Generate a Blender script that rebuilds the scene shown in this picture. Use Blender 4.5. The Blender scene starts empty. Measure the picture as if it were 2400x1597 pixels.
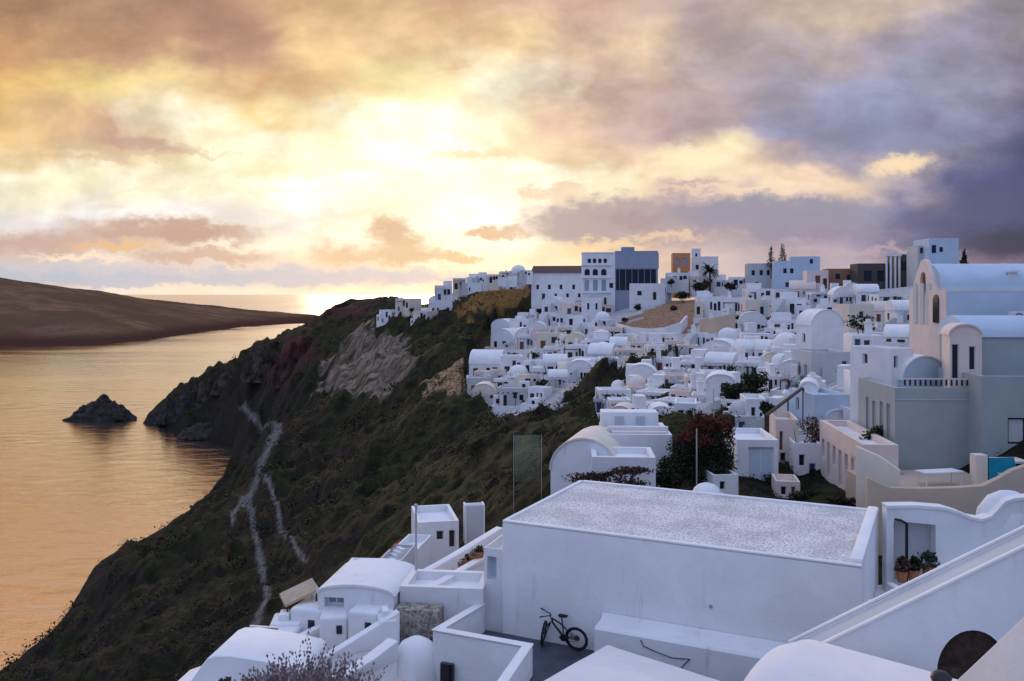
import bpy, bmesh, math, random
import numpy as np
from mathutils import Vector, Matrix, noise as mnoise

random.seed(7)
rng = np.random.default_rng(11)
SC = bpy.context.scene
COL = SC.collection
R = math.radians

# ------------------------------------------------------------------ camera
CAM_Z = 100.0                     # the sea is z = 0
F, CX, HZ = 2024.7, 1178.0, 675.3  # focal length, centre and horizon of the photograph, used to measure positions
cam = bpy.data.cameras.new('camera')
cam.sensor_width = 36.0
cam.lens = 36.0 * 880.0 / 1024.0
cam.shift_y = -47.0 / 1024.0
cam.clip_start = 0.3
cam.clip_end = 200000.0
cam_o = bpy.data.objects.new('camera', cam)
COL.objects.link(cam_o)
cam_o.location = (0, 0, CAM_Z)
cam_o.rotation_euler = (R(90), 0, 0)
SC.camera = cam_o
SC.view_settings.view_transform = 'Standard'
SC.view_settings.look = 'None'
SC.view_settings.exposure = 0.0
SC.view_settings.gamma = 1.0
SC.cycles.use_denoising = True
SC.cycles.max_bounces = 6
SC.cycles.sample_clamp_indirect = 6.0

def lin(c):
    return tuple(((x / 255) / 12.92) if x <= 10 else (((x / 255) + 0.055) / 1.055) ** 2.4 for x in c[:3])

# ------------------------------------------------------------------ node helper
class NT:
    def __init__(self, tree):
        self.t = tree; self.n = tree.nodes; self.l = tree.links
    def node(self, typ, **kw):
        nd = self.n.new(typ)
        for k, v in kw.items(): setattr(nd, k, v)
        return nd
    def put(self, sock, v):
        if v is None: return
        if hasattr(v, 'is_linked') or isinstance(v, bpy.types.NodeSocket): self.l.new(v, sock)
        else: sock.default_value = v
    def math(self, op, a, b=None, c=None, clamp=False):
        nd = self.node('ShaderNodeMath', operation=op); nd.use_clamp = clamp
        self.put(nd.inputs[0], a); self.put(nd.inputs[1], b); self.put(nd.inputs[2], c)
        return nd.outputs[0]
    def vmath(self, op, a, b=None):
        nd = self.node('ShaderNodeVectorMath', operation=op)
        self.put(nd.inputs[0], a); self.put(nd.inputs[1], b)
        return nd.outputs[0]
    def comb(self, x, y, z):
        nd = self.node('ShaderNodeCombineXYZ')
        for i, v in enumerate((x, y, z)): self.put(nd.inputs[i], v)
        return nd.outputs[0]
    def sep(self, v):
        nd = self.node('ShaderNodeSeparateXYZ'); self.put(nd.inputs[0], v); return nd.outputs
    def noise(self, vec, scale, detail=4, rough=0.55, dist=0.0, out=0):
        nd = self.node('ShaderNodeTexNoise'); self.put(nd.inputs['Vector'], vec)
        self.put(nd.inputs['Scale'], scale); nd.inputs['Detail'].default_value = detail
        nd.inputs['Roughness'].default_value = rough; nd.inputs['Distortion'].default_value = dist
        return nd.outputs[out]
    def rng(self, v, a, b, c=0.0, d=1.0, smooth=True):
        nd = self.node('ShaderNodeMapRange'); nd.interpolation_type = 'SMOOTHSTEP' if smooth else 'LINEAR'
        self.put(nd.inputs[0], v)
        for i, x in enumerate((a, b, c, d)): self.put(nd.inputs[i + 1], x)
        return nd.outputs[0]
    def mix(self, f, a, b, mode='MIX'):
        nd = self.node('ShaderNodeMix', data_type='RGBA', blend_type=mode)
        self.put(nd.inputs[0], f)
        for s, v in ((nd.inputs[6], a), (nd.inputs[7], b)):
            if isinstance(v, tuple): s.default_value = (v[0], v[1], v[2], 1)
            else: self.l.new(v, s)
        return nd.outputs[2]
    def ramp(self, f, stops):
        nd = self.node('ShaderNodeValToRGB'); e = nd.color_ramp.elements
        while len(e) < len(stops): e.new(0.5)
        for el, (p, c) in zip(e, sorted(stops)):
            el.position = p; el.color = (c[0], c[1], c[2], 1)
        self.put(nd.inputs[0], f)
        return nd.outputs[0]

# ------------------------------------------------------------------ sky: clouds at sunset, by direction
world = bpy.data.worlds.new('World'); SC.world = world; world.use_nodes = True
W = NT(world.node_tree); W.n.clear()
out = W.node('ShaderNodeOutputWorld'); bg = W.node('ShaderNodeBackground')
W.l.new(bg.outputs[0], out.inputs[0])
geo = W.node('ShaderNodeTexCoord').outputs['Generated']
dx, dy, dz = W.sep(geo)
ys = W.math('MAXIMUM', dy, 0.12)
u0 = W.math('DIVIDE', dx, ys); v0 = W.math('DIVIDE', dz, ys)
FP = 2062.5
def U(x): return (x - 1200) / FP
def V(y): return (688 - y) / FP
base = W.comb(u0, W.math('MULTIPLY', v0, 1.5), 0.0)
wn = W.node('ShaderNodeSeparateColor')
W.l.new(W.noise(base, 5.0, 4, 0.55, 0.0, 1), wn.inputs[0])
wn2 = W.node('ShaderNodeSeparateColor')
W.l.new(W.noise(base, 19.0, 3, 0.55, 0.0, 1), wn2.inputs[0])
damp = W.rng(v0, 0.0, 0.14, 0.25, 1.0)     # flatter wisps towards the horizon
du = W.math('ADD', W.math('MULTIPLY', W.math('SUBTRACT', wn.outputs[0], 0.5), 0.20), W.math('MULTIPLY', W.math('SUBTRACT', wn2.outputs[0], 0.5), 0.10))
dv = W.math('ADD', W.math('MULTIPLY', W.math('SUBTRACT', wn.outputs[1], 0.5), 0.11), W.math('MULTIPLY', W.math('SUBTRACT', wn2.outputs[1], 0.5), 0.055))
u = W.math('ADD', u0, du)
v = W.math('ADD', v0, W.math('MULTIPLY', dv, damp))
XS = [0, 150, 300, 450, 600, 750, 900, 1050, 1200, 1350, 1500, 1650, 1800, 1950, 2100, 2250, 2400]
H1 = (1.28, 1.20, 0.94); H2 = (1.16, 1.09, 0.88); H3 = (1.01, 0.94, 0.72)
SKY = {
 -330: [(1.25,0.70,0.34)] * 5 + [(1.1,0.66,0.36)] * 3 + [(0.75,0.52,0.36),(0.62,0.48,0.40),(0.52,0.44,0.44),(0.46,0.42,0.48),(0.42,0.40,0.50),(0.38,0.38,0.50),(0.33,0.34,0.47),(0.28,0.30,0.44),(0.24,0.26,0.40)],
 0: [(165,125,95),(180,140,110),(165,130,105),(170,130,110),(190,145,120),(215,175,130),(220,185,140),(205,165,135),(215,175,150),(205,170,150),(200,170,155),(190,165,165),(200,175,165),(215,190,170),(215,190,175),(165,155,165),(150,140,145)],
 100: [(200,150,105),(205,160,120),(190,145,115),(180,138,118),(188,145,125),(238,202,145),(225,190,145),(220,180,140),(245,215,165),(212,178,160),(238,208,172),(185,162,162),(180,160,165),(190,170,170),(165,155,175),(160,150,172),(145,130,140)],
 200: [(225,180,115),(238,198,125),(245,220,148),(240,210,155),(208,163,120),(228,190,140),(246,228,165),(246,225,180),H3,(198,168,155),(200,170,160),(178,160,165),(170,158,170),(160,155,180),(155,155,185),(155,150,170),(135,120,140)],
 300: [(235,192,125),(222,185,140),(205,165,140),H3,(245,215,150),H3,H1,H2,(246,222,178),(222,188,162),(192,162,162),(188,163,165),(155,150,176),(150,145,176),(145,150,182),(140,135,165),(112,108,145)],
 370: [(238,208,160),(222,192,155),(226,196,155),(250,238,198),H3,(255,245,200),H1,H2,(246,222,182),(238,208,172),(226,190,165),(255,235,190),(205,180,175),(160,150,172),(192,172,168),(130,125,155),(85,85,125)],
 430: [H3,(252,242,205),H3,H3,H3,H2,H1,H1,H1,H3,(255,238,198),(248,218,188),(248,218,188),(238,208,182),(195,175,175),(108,108,150),(75,75,120)],
 500: [(228,222,222),(228,224,224),(240,235,230),(240,236,232),(242,237,236),(247,242,236),H3,H2,H1,(238,210,190),(190,165,170),(170,155,170),(165,155,170),(150,145,170),(123,118,158),(90,85,130),(75,70,115)],
 560: [(205,180,172),(210,185,172),(222,198,180),(240,228,212),(250,245,230),(246,236,216),(250,240,220),H3,H2,(222,192,168),(205,178,170),(188,167,170),(177,162,175),(160,146,170),(138,128,158),(95,86,116),(68,63,95)],
 610: [(205,198,202),(205,196,196),(222,208,198),(224,206,192),(228,208,188),(235,215,188),(244,222,195),H3,(250,232,200),(246,212,175),(226,196,176),(206,181,181),(192,172,181),(180,162,176),(152,134,154),(142,124,144),(122,108,130)],
 650: [(190,196,206),(185,191,206),(184,190,206),(184,189,204),(188,189,200),(192,188,198),(212,198,192),(240,220,196),(246,226,200),(242,218,192),(226,202,188),(211,188,188),(202,182,187),(190,172,184),(170,152,170),(150,134,156),(130,116,140)],
 684: [(235,215,205),(238,220,208),(240,222,208),(243,226,208),(246,230,210),(248,232,210),(250,235,212),(250,234,208),(248,230,204),(242,218,192),(226,202,188),(211,188,188),(202,182,187),(190,172,184),(170,152,170),(150,134,156),(130,116,140)],
}
fu = W.math('MULTIPLY', W.math('ADD', u, 0.5818), 1 / 1.1636)
col = None
last_y = None
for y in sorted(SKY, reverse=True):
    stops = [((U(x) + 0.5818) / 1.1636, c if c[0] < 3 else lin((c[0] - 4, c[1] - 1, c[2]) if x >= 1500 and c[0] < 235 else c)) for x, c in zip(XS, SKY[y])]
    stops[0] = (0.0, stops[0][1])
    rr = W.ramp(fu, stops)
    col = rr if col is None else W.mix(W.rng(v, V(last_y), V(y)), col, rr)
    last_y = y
# mottling of the cloud deck
mot = W.noise(W.comb(u0, W.math('MULTIPLY', v0, 1.8), 3.0), 11.0, 5, 0.58, 0.2)
mm = W.rng(mot, 0.30, 0.72, 0.80, 1.17)
mm = W.math('ADD', W.math('MULTIPLY', W.math('SUBTRACT', mm, 1.0), W.rng(v0, 0.0, 0.1, 0.4, 1.0)), 1.0)
col = W.mix(1.0, col, W.comb(mm, W.math('POWER', mm, 1.05), W.math('POWER', mm, 1.15)), 'MULTIPLY')
# separate cloud banks and puffs above the horizon
f1 = W.node('ShaderNodeSeparateColor')
W.l.new(W.noise(W.comb(u0, W.math('MULTIPLY', v0, 1.6), 7.0), 30.0, 5, 0.66, 0.0, 1), f1.inputs[0])
uc = W.math('ADD', u0, W.math('MULTIPLY', W.math('SUBTRACT', f1.outputs[0], 0.5), 0.075))
vc = W.math('ADD', v0, W.math('MULTIPLY', W.math('SUBTRACT', f1.outputs[1], 0.5), 0.046))
pc = W.comb(uc, vc, 0.0)
def puff(col, x, y, rx, ry, c, soft=0.45, op=1.0, rot=0.0):
    mp = W.node('ShaderNodeMapping', vector_type='TEXTURE')
    mp.inputs['Location'].default_value = (U(x), V(y), 0)
    mp.inputs['Rotation'].default_value = (0, 0, R(rot))
    mp.inputs['Scale'].default_value = (rx / FP, ry / FP, 1)
    W.l.new(pc, mp.inputs['Vector'])
    g = W.node('ShaderNodeTexGradient', gradient_type='SPHERICAL'); W.l.new(mp.outputs[0], g.inputs[0])
    return W.mix(W.rng(g.outputs['Fac'], 0.02, soft, 0.0, op), col, c if c[0] < 3 else lin(c))
for a in [
    (330, 340, 190, 28, (190,152,140), .7, .75, -8), (310, 365, 330, 12, (215,182,150), .6, .6),
    (960, 440, 560, 10, (255,252,225), .6, .4), (500, 445, 420, 8, (236,228,190), .6, .5),
    (610, 400, 90, 40, (240,215,160), .8, .6), (1120, 365, 170, 22, (238,212,165), .8, .7),
    (60, 572, 290, 36, (196,166,158), .8, .95), (360, 540, 330, 44, (192,160,150), .75, 1), (480, 545, 170, 34, (182,150,140), .8, .9),
    (270, 577, 160, 14, (226,182,140), .7, .9), (470, 600, 220, 26, (196,166,156), .6, .85), (180, 606, 170, 12, (250,225,200), .8, .8),
    (915, 545, 80, 56, (200,170,146), .8, 1), (945, 572, 100, 36, (204,172,146), .8, .9), (800, 595, 110, 44, (212,184,158), .8, .95), (950, 602, 190, 30, (204,176,150), .8, .95),
    (1075, 600, 70, 22, (215,186,148), .6, .9), (1150, 548, 95, 24, (212,178,148), .6, .95), (1195, 545, 60, 30, (220,188,160), .6, .8),
    (1330, 450, 70, 34, (214,178,158), .7, .8), (1255, 450, 60, 20, (226,192,164), .7, .7),
    (1480, 462, 330, 50, (252,232,196), .7, .65), (1640, 415, 190, 40, (252,230,196), .7, .6), (1500, 520, 360, 74, (172,154,160), .45, .95), (1620, 450, 150, 46, (180,155,165), .6, .85), (1800, 452, 260, 40, (240,214,192), .7, .55), (1800, 500, 330, 60, (146,142,162), .5, .9),
    (1480, 512, 100, 26, (165,140,152), .7, .8), (1390, 580, 190, 24, (246,214,170), .7, .7), (1560, 555, 140, 16, (238,204,172), .7, .7),
    (1640, 372, 130, 40, (255,240,200), .8, .85), (2110, 385, 110, 36, (255,226,184), .8, .9, 12), (1700, 440, 420, 14, (250,222,188), .8, .55),
    (2150, 335, 200, 34, (138,140,172), .8, .8), (2300, 480, 320, 130, (82,84,122), .9, .85, 22), (2380, 570, 200, 60, (58,58,86), .9, .8),
    (1900, 545, 260, 20, (150,135,160), .7, .8), (2000, 588, 330, 14, (188,165,176), .7, .6),
    (420, 650, 1000, 24, (178,186,204), .5, .85), (300, 630, 800, 16, (196,194,204), .6, .8), (620, 622, 420, 10, (222,206,198), .7, .7)]:
    col = puff(col, *a)
# the rest of the vault: lavender overhead, blue dusk behind, a warm glow left and right of the sunset
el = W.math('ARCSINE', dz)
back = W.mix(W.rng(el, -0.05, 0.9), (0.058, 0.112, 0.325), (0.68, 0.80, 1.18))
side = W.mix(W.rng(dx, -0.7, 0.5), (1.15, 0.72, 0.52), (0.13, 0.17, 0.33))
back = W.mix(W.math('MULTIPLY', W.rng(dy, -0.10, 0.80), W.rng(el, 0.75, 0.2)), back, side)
bn = W.noise(geo, 3.0, 5, 0.6, 0.5)
back = W.mix(1.0, back, W.comb(*(W.rng(bn, 0.3, 0.7, 0.85, 1.15),) * 3), 'MULTIPLY')
az = W.math('ARCTAN2', dx, dy)
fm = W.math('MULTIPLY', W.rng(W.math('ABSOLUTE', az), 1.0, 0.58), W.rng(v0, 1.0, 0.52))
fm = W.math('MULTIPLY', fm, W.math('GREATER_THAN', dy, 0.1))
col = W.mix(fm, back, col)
# clear-sky light from behind the clouds
ns = W.node('ShaderNodeTexSky'); ns.sky_type = 'NISHITA'; ns.sun_disc = False
ns.sun_elevation = R(9.3); ns.sun_rotation = R(-8.0)
col = W.mix(1.0, col, W.mix(1.0, ns.outputs[0], (0.004, 0.004, 0.004), 'MULTIPLY'), 'ADD')
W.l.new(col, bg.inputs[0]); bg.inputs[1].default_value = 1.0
world.cycles.sampling_method = 'MANUAL'; world.cycles.sample_map_resolution = 1024

# ------------------------------------------------------------------ sun, low behind the clouds
sun = bpy.data.lights.new('sun', 'SUN'); sun.energy = 0.8; sun.angle = R(10); sun.color = (1.0, 0.78, 0.55)
sun_o = bpy.data.objects.new('sun', sun); COL.objects.link(sun_o)
sd = Vector((math.sin(R(-8)) * math.cos(R(9.3)), math.cos(R(-8)) * math.cos(R(9.3)), math.sin(R(9.3))))
sun_o.rotation_euler = sd.to_track_quat('Z', 'Y').to_euler()
sun_o.location = sd * 500 + Vector((0, 0, 100))

# ------------------------------------------------------------------ measuring: photograph point + distance -> place
def at(px, py, Y):
    return Vector(((px - CX) * Y / F, Y, CAM_Z + (HZ - py) * Y / F))

# ------------------------------------------------------------------ object helpers
def tag(o, label=None, cat=None, group=None, kind=None):
    if label: o['label'] = label
    if cat: o['category'] = cat
    if group: o['group'] = group
    if kind: o['kind'] = kind
    return o
def empty(name, loc, rz=0.0, label=None, cat=None, group=None):
    o = bpy.data.objects.new(name, None); COL.objects.link(o)
    o.location = loc; o.rotation_euler = (0, 0, rz); o.empty_display_size = 0.3
    return tag(o, label, cat, group)
def mesh_obj(name, verts, faces, mats, parent=None, smooth=False, fmat=None):
    me = bpy.data.meshes.new(name); me.from_pydata([tuple(v) for v in verts], [], faces); me.update()
    for m in (mats if isinstance(mats, (list, tuple)) else [mats]): me.materials.append(m)
    if fmat is not None: me.polygons.foreach_set('material_index', fmat)
    if smooth: me.polygons.foreach_set('use_smooth', [True] * len(me.polygons))
    o = bpy.data.objects.new(name, me); COL.objects.link(o)
    if parent: o.parent = parent
    return o

# ------------------------------------------------------------------ materials
MATS = {}
def principled(name):
    m = bpy.data.materials.new(name); m.use_nodes = True
    T = NT(m.node_tree); T.n.clear()
    o = T.node('ShaderNodeOutputMaterial'); b = T.node('ShaderNodeBsdfPrincipled')
    T.l.new(b.outputs[0], o.inputs[0])
    MATS[name] = m
    return m, T, b
def simple(name, c, rough=0.7, var=0.12, scale=3.0, bump=0.0, bscale=30.0, metal=0.0, spec=0.3, c2=None):
    m, T, b = principled(name)
    co = T.node('ShaderNodeTexCoord').outputs['Object']
    n = T.noise(co, scale, 6, 0.62)
    lo = tuple(x * (1 - var) for x in c); hi = c2 or tuple(min(1, x * (1 + var)) for x in c)
    T.l.new(T.mix(T.rng(n, 0.32, 0.68), lo, hi), b.inputs['Base Color'])
    b.inputs['Roughness'].default_value = rough; b.inputs['Metallic'].default_value = metal
    b.inputs['Specular IOR Level'].default_value = spec
    if bump:
        bp = T.node('ShaderNodeBump'); bp.inputs['Strength'].default_value = bump; bp.inputs['Distance'].default_value = 0.02
        T.l.new(T.noise(co, bscale, 6, 0.65), bp.inputs['Height']); T.l.new(bp.outputs[0], b.inputs['Normal'])
    return m
def plaster(name, c, dirt=(0.42, 0.38, 0.34), amount=0.35, streak=True, bump=0.35):
    """hand-limewashed wall: uneven coats, drip streaks and grubby patches that stay with the wall"""
    m, T, b = principled(name)
    tc = T.node('ShaderNodeTexCoord'); co = tc.outputs['Object']
    x, y, z = T.sep(co)
    n1 = T.noise(co, 0.55, 6, 0.62, 0.3)
    n2 = T.noise(T.comb(x, y, T.math('MULTIPLY', z, 0.12)), 2.6, 5, 0.65)
    n3 = T.noise(co, 7.0, 5, 0.7)
    col = T.mix(T.rng(n1, 0.35, 0.7), tuple(v * 0.90 for v in c), c)
    f = T.math('MULTIPLY', T.rng(n2 if streak else n3, 0.56, 0.78), T.rng(n1, 0.62, 0.42))
    col = T.mix(T.math('MULTIPLY', f, amount), col, dirt)
    col = T.mix(T.math('MULTIPLY', T.rng(n3, 0.60, 0.74), amount * 0.45), col, dirt)
    T.l.new(col, b.inputs['Base Color'])
    b.inputs['Roughness'].default_value = 0.85; b.inputs['Specular IOR Level'].default_value = 0.2
    bp = T.node('ShaderNodeBump'); bp.inputs['Strength'].default_value = bump; bp.inputs['Distance'].default_value = 0.03
    T.l.new(T.math('ADD', T.noise(co, 3.0, 4, 0.6), T.math('MULTIPLY', T.noise(co, 26.0, 4, 0.7), 0.25)), bp.inputs['Height'])
    T.l.new(bp.outputs[0], b.inputs['Normal'])
    return m
# ------------------------------------------------------------------ terrain
CTRL = [  # x, y in the photograph, distance
 # shore and sea floor
 (0,1555,230),(200,1312,322),(370,1218,372),(456,1174,408),(512,1126,448),(566,1062,500),(470,1008,612),(345,972,683),(400,985,660),(600,1030,500),(400,938,672),(442,900,664),(475,930,640),(520,960,600),(2200,1160,42),(2000,1165,46),(1860,1150,48),(1700,1150,46),(1950,1050,54),
 # near cliff
 (300,1450,172),(180,1440,205),(120,1560,170),(400,1250,275),(600,1250,190),(600,1400,125),(450,1420,140),(300,1560,120),(800,1350,104),(700,1300,135),(950,1230,95),(860,1180,130),
 (1100,1150,82),(1250,1080,70),(1150,1000,128),(1000,1050,160),(1000,1130,118),(850,1050,215),(700,980,330),(600,1050,325),(560,1130,330),(500,1200,290),(760,1130,190),
 (550,950,520),(450,905,650),(480,885,660),(620,800,640),(560,845,650),(740,747,650),(800,705,620),(890,700,580),(740,900,420),(660,880,500),(850,850,360),(860,760,430),(780,820,470),
 (1000,800,300),(1000,900,235),(1080,890,212),(920,930,255),(950,700,520),(1000,700,480),(1100,665,420),(1200,650,380),(1050,760,350),
 (1200,960,152),(1300,900,155),(1300,960,125),(1500,830,150),(1400,900,125),(1300,800,205),(1150,820,260),(1150,740,330),(1250,700,320),(1600,900,98),(1500,950,88),(1600,770,175),(1450,770,200),
 (1400,722,250),(1340,690,300),(1500,700,240),(1600,690,240),(1700,668,260),(1800,680,220),(1900,690,170),(1800,790,120),(1900,800,100),(2000,700,150),(2100,690,140),(2250,640,150),
 (2000,870,72),(2100,930,58),(2300,1135,40),(1850,950,70),(1720,1060,54),(1900,1120,46),(1600,1120,48),(1400,1110,52),(1250,1160,46),(2356,900,50),
]
def ctrl_xyz():
    P = [tuple(at(*c)) for c in CTRL]
    P += [(0, 38, 86.0), (-6, 30, 85.5), (-9, 22, 86.5), (0, 10, 88.5), (10, 25, 87.2), (16, 20, 88.5), (20, 34, 90.0), (8, 5, 92), (-8, 8, 90), (30, 20, 93), (40, 40, 96),
          (-16, 24, 78), (-14, 34, 77), (-22, 14, 76), (-40, 30, 55), (-30, 60, 58), (-14, 55, 74), (-4, 52, 80), (-70, 60, 35), (-110, 90, 14), (-60, 20, 50), (-100, 30, 25), (-140, 60, 3), (-20, 4, 82),
          (90, 130, 101), (120, 220, 100), (60, 260, 98), (100, 60, 100), (160, 300, 92), (60, 420, 88), (0, 520, 82), (-60, 620, 74), (-120, 720, 60),
          *[(*(at(x, y, 100 * F / (y - HZ)).xy), -7) for x, y in [(-40,1520),(60,1430),(110,1345),(150,1310),(320,1200),(395,1160),(455,1112),(500,1060),(470,1045),(420,1020),(370,1000),(300,985),(538,1048),(545,1066),(528,1082),(505,1108),(472,1140),(520,1035),(440,1008),(390,995)]], (-180, 230, -14), (-230, 420, -16), (-220, 520, -12), (-330, 640, -14), (-340, 740, -12), (-300, 740, 2), (-400, 600, -20), (-240, 780, 20), (-200, 300, -14), (-200, 360, -10), (-172, 160, -6), (-190, 60, -12), (-190, 490, -7), (-178, 470, -5), (-205, 520, -9), (-215, 560, -8), (-250, 615, -9), (-280, 650, -7), (-205, 585, -3), (-178, 530, -3)]
    return np.array(P)
CP = ctrl_xyz()
def rbf_feat(X, Y):
    Rr = np.sqrt(X * X + Y * Y) + 4.0
    return np.stack([np.arctan2(X, np.maximum(Y, 0.5)) * 2.2, np.log(Rr)], -1)
_cf = rbf_feat(CP[:, 0], CP[:, 1])
def _phi(d2): 
    return np.sqrt(d2 + 0.0025)
_d2 = ((_cf[:, None] - _cf[None]) ** 2).sum(-1)
_n = len(CP)
_A = np.zeros((_n + 3, _n + 3)); _A[:_n, :_n] = _phi(_d2) - np.eye(_n) * 0.004
_A[:_n, _n] = 1; _A[:_n, _n + 1:] = _cf; _A[_n, :_n] = 1; _A[_n + 1:, :_n] = _cf.T
_w = np.linalg.solve(_A, np.concatenate([CP[:, 2], np.zeros(3)]))
# value noise (numpy) for relief
_tab = rng.random((256, 256))
def vnoise(x, y):
    xi = np.floor(x).astype(int); yi = np.floor(y).astype(int); fx = x - xi; fy = y - yi
    fx = fx * fx * (3 - 2 * fx); fy = fy * fy * (3 - 2 * fy)
    a = _tab[xi & 255, yi & 255]; b = _tab[(xi + 1) & 255, yi & 255]; c = _tab[xi & 255, (yi + 1) & 255]; d = _tab[(xi + 1) & 255, (yi + 1) & 255]
    return (a * (1 - fx) + b * fx) * (1 - fy) + (c * (1 - fx) + d * fx) * fy
def fbm(x, y, o=5, g=0.5):
    s = 0; a = 1; t = 0
    for i in range(o):
        s = s + a * vnoise(x * 2 ** i + 17.3 * i, y * 2 ** i + 9.1 * i); t += a; a *= g
    return s / t
def ridged(x, y, o=5):
    s = 0; a = 1; t = 0
    for i in range(o):
        s = s + a * (1 - np.abs(2 * vnoise(x * 2 ** i + 31.7 * i, y * 2 ** i + 5.9 * i) - 1)); t += a; a *= 0.55
    return s / t
# zones drawn as outlines on the ground (photograph outline -> ground)
ZONES = {
 'paving': [[(1230,680),(1340,655),(1700,655),(2100,640),(2400,600),(2400,900),(2080,880),(1990,1000),(1960,1060),(1790,1070),(1700,1060),(1690,965),(1560,990),(1400,985),(1352,962),(1450,905),(1560,838),(1540,828),(1440,880),(1330,905),(1200,985),(1095,958),(1112,840),(1155,775),(1262,712),(1330,690)]],
 'bank': [[(1395,757),(1560,690),(1640,650),(1670,700),(1580,765),(1500,775)]],
 'pale': [[(750,860),(800,800),(830,760),(900,780),(985,850),(960,880),(890,930),(760,925),(720,940),(740,890)]],
 'gold': [[(970,945),(1010,890),(1070,870),(1095,900),(1060,950),(1000,960)]],
 'red': [[(590,820),(660,785),(740,820),(750,850),(690,900),(620,900),(560,880)],[(900,690),(800,712),(760,740),(830,730)]],
 'rust': [[(1040,740),(1120,680),(1200,690),(1330,660),(1330,720),(1250,690),(1150,740),(1080,760)]],
}
PATHS = [([(560,975),(610,1000),(640,1020),(620,1060),(600,1100),(590,1150),(570,1200),(590,1260),(605,1320),(615,1380),(590,1440),(575,1480)], 8),
         ([(600,1140),(640,1190),(655,1240),(690,1290),(705,1305)], 5.5), ([(575,1180),(545,1220),(535,1250)], 5)]
TOWN = [[(1060,965),(1075,830),(1120,760),(1250,700),(1330,690),(1100,700),(1000,748),(850,752),(880,720),(985,690),(1040,655),(1340,630),(1340,700)]]
def in_poly(px, py, poly):
    c = np.zeros(px.shape, bool); n = len(poly)
    for i in range(n):
        (x1, y1), (x2, y2) = poly[i], poly[(i + 1) % n]
        t = ((y1 > py) != (y2 > py))
        with np.errstate(divide='ignore', invalid='ignore'):
            c ^= t & (px < (x2 - x1) * (py - y1) / ((y2 - y1) or 1e-9) + x1)
    return c
def smooth_ground(X, Y):
    X = np.asarray(X, float); Y = np.asarray(Y, float)
    f = rbf_feat(X, Y); z = _w[_n] + f @ _w[_n + 1:]
    for i in range(_n):
        z = z + _w[i] * _phi(((f - _cf[i]) ** 2).sum(-1))
    r = np.hypot(X, Y)
    cap = np.minimum(86.5 + 0.13 * r, np.where(X < -7, 87.5 + (X + 7) * 0.75 - 0.02 * r + np.clip(r - 45, 0, 200) * .5, 999))
    k = np.clip((75 - r) / 30, 0, 1)
    return np.where(z > cap, z + (cap - z) * k, z)
def to_photo(X, Y, Z):
    Ym = np.maximum(Y, 0.5)
    return CX + X / Ym * F, HZ - (Z - CAM_Z) / Ym * F
def relief(X, Y, z):
    """rock ribs and scree on the cliffs, calm ground in the town"""
    px, py = to_photo(X, Y, z)
    d = np.sqrt(X * X + Y * Y)
    calm = np.zeros(np.shape(X))
    for p in ZONES['paving'] + TOWN: calm = np.maximum(calm, in_poly(px + 14 * (fbm(X * .2, Y * .2) - .5), py, p))
    cliff = np.clip((0.0 + px * 0 + 1) - calm, 0, 1)
    amp = np.clip(d / 60, 0.25, 4.2) * (1 + .7 * np.clip((d - 330) / 120, 0, 1)) * np.clip(1 - calm * 0.97, 0, 1)
    amp = amp * (1 - .68 * np.clip((Y - 400) / 80, 0, 1) * np.clip((z - 55) / 20, 0, 1))
    amp = np.where((X > -12) & (d < 55), amp * 0.15, amp)
    s = 26.0 * np.clip(d / 250, 0.35, 1.5) ** 0.5
    warp = (fbm(X / 40, Y / 40) - .5) * 50
    r = (ridged((X + Y * .5 + warp) / (s * 1.1), (Y - X * .5) / (s * 3.5), 4) - .55) * amp * 2.6 * (1 - calm) + (ridged(X / s + 3.1, Y / s + 1.7) - 0.55) * 1.9 * amp * 1.6 + (ridged(X / (s * .28), Y / (s * .28)) - 0.55) * amp * 1.1 + (fbm(X / 2.1, Y / 2.1) - .5) * np.minimum(amp, 1.2) * 0.9
    r = r * np.clip(z / 10, 0.0, 1) + np.where(z > -1, (ridged(X / 9, Y / 9) - .5) * np.clip((z + 1) / 3, 0, 1) * np.clip(d / 300, 0, 2) * 1.6 * (1 - calm), 0)
    st = z + (fbm(X / 30 + 5, Y / 30) - .5) * 14
    r = r + (1 - calm) * np.clip((d - 60) / 60, 0, 1) * np.clip(z / 12, 0, 1) * (np.clip((st / 7.0 - np.floor(st / 7.0)) * 2.4, 0, 1) - (st / 7.0 - np.floor(st / 7.0)) - .2) * 3.4 * fbm(X / 50, Y / 50 + 9)
    return r, calm
def ground_z(X, Y):
    z = smooth_ground(X, Y)
    r, _ = relief(np.asarray(X, float), np.asarray(Y, float), z)
    return z + r
_RAYY = np.exp(np.linspace(math.log(14), math.log(760), 900))
def hit(px, py, ymin=14.0):
    """where the sight line through a photograph point meets the smooth ground"""
    Ys = _RAYY[_RAYY >= ymin]
    X = (px - CX) * Ys / F; Z = CAM_Z + (HZ - py) * Ys / F
    g = smooth_ground(X, Ys)
    k = np.nonzero(Z < g)[0]
    if len(k) == 0: return None
    Y = Ys[k[0]]
    return Vector(((px - CX) * Y / F, Y, float(g[k[0]])))

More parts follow.
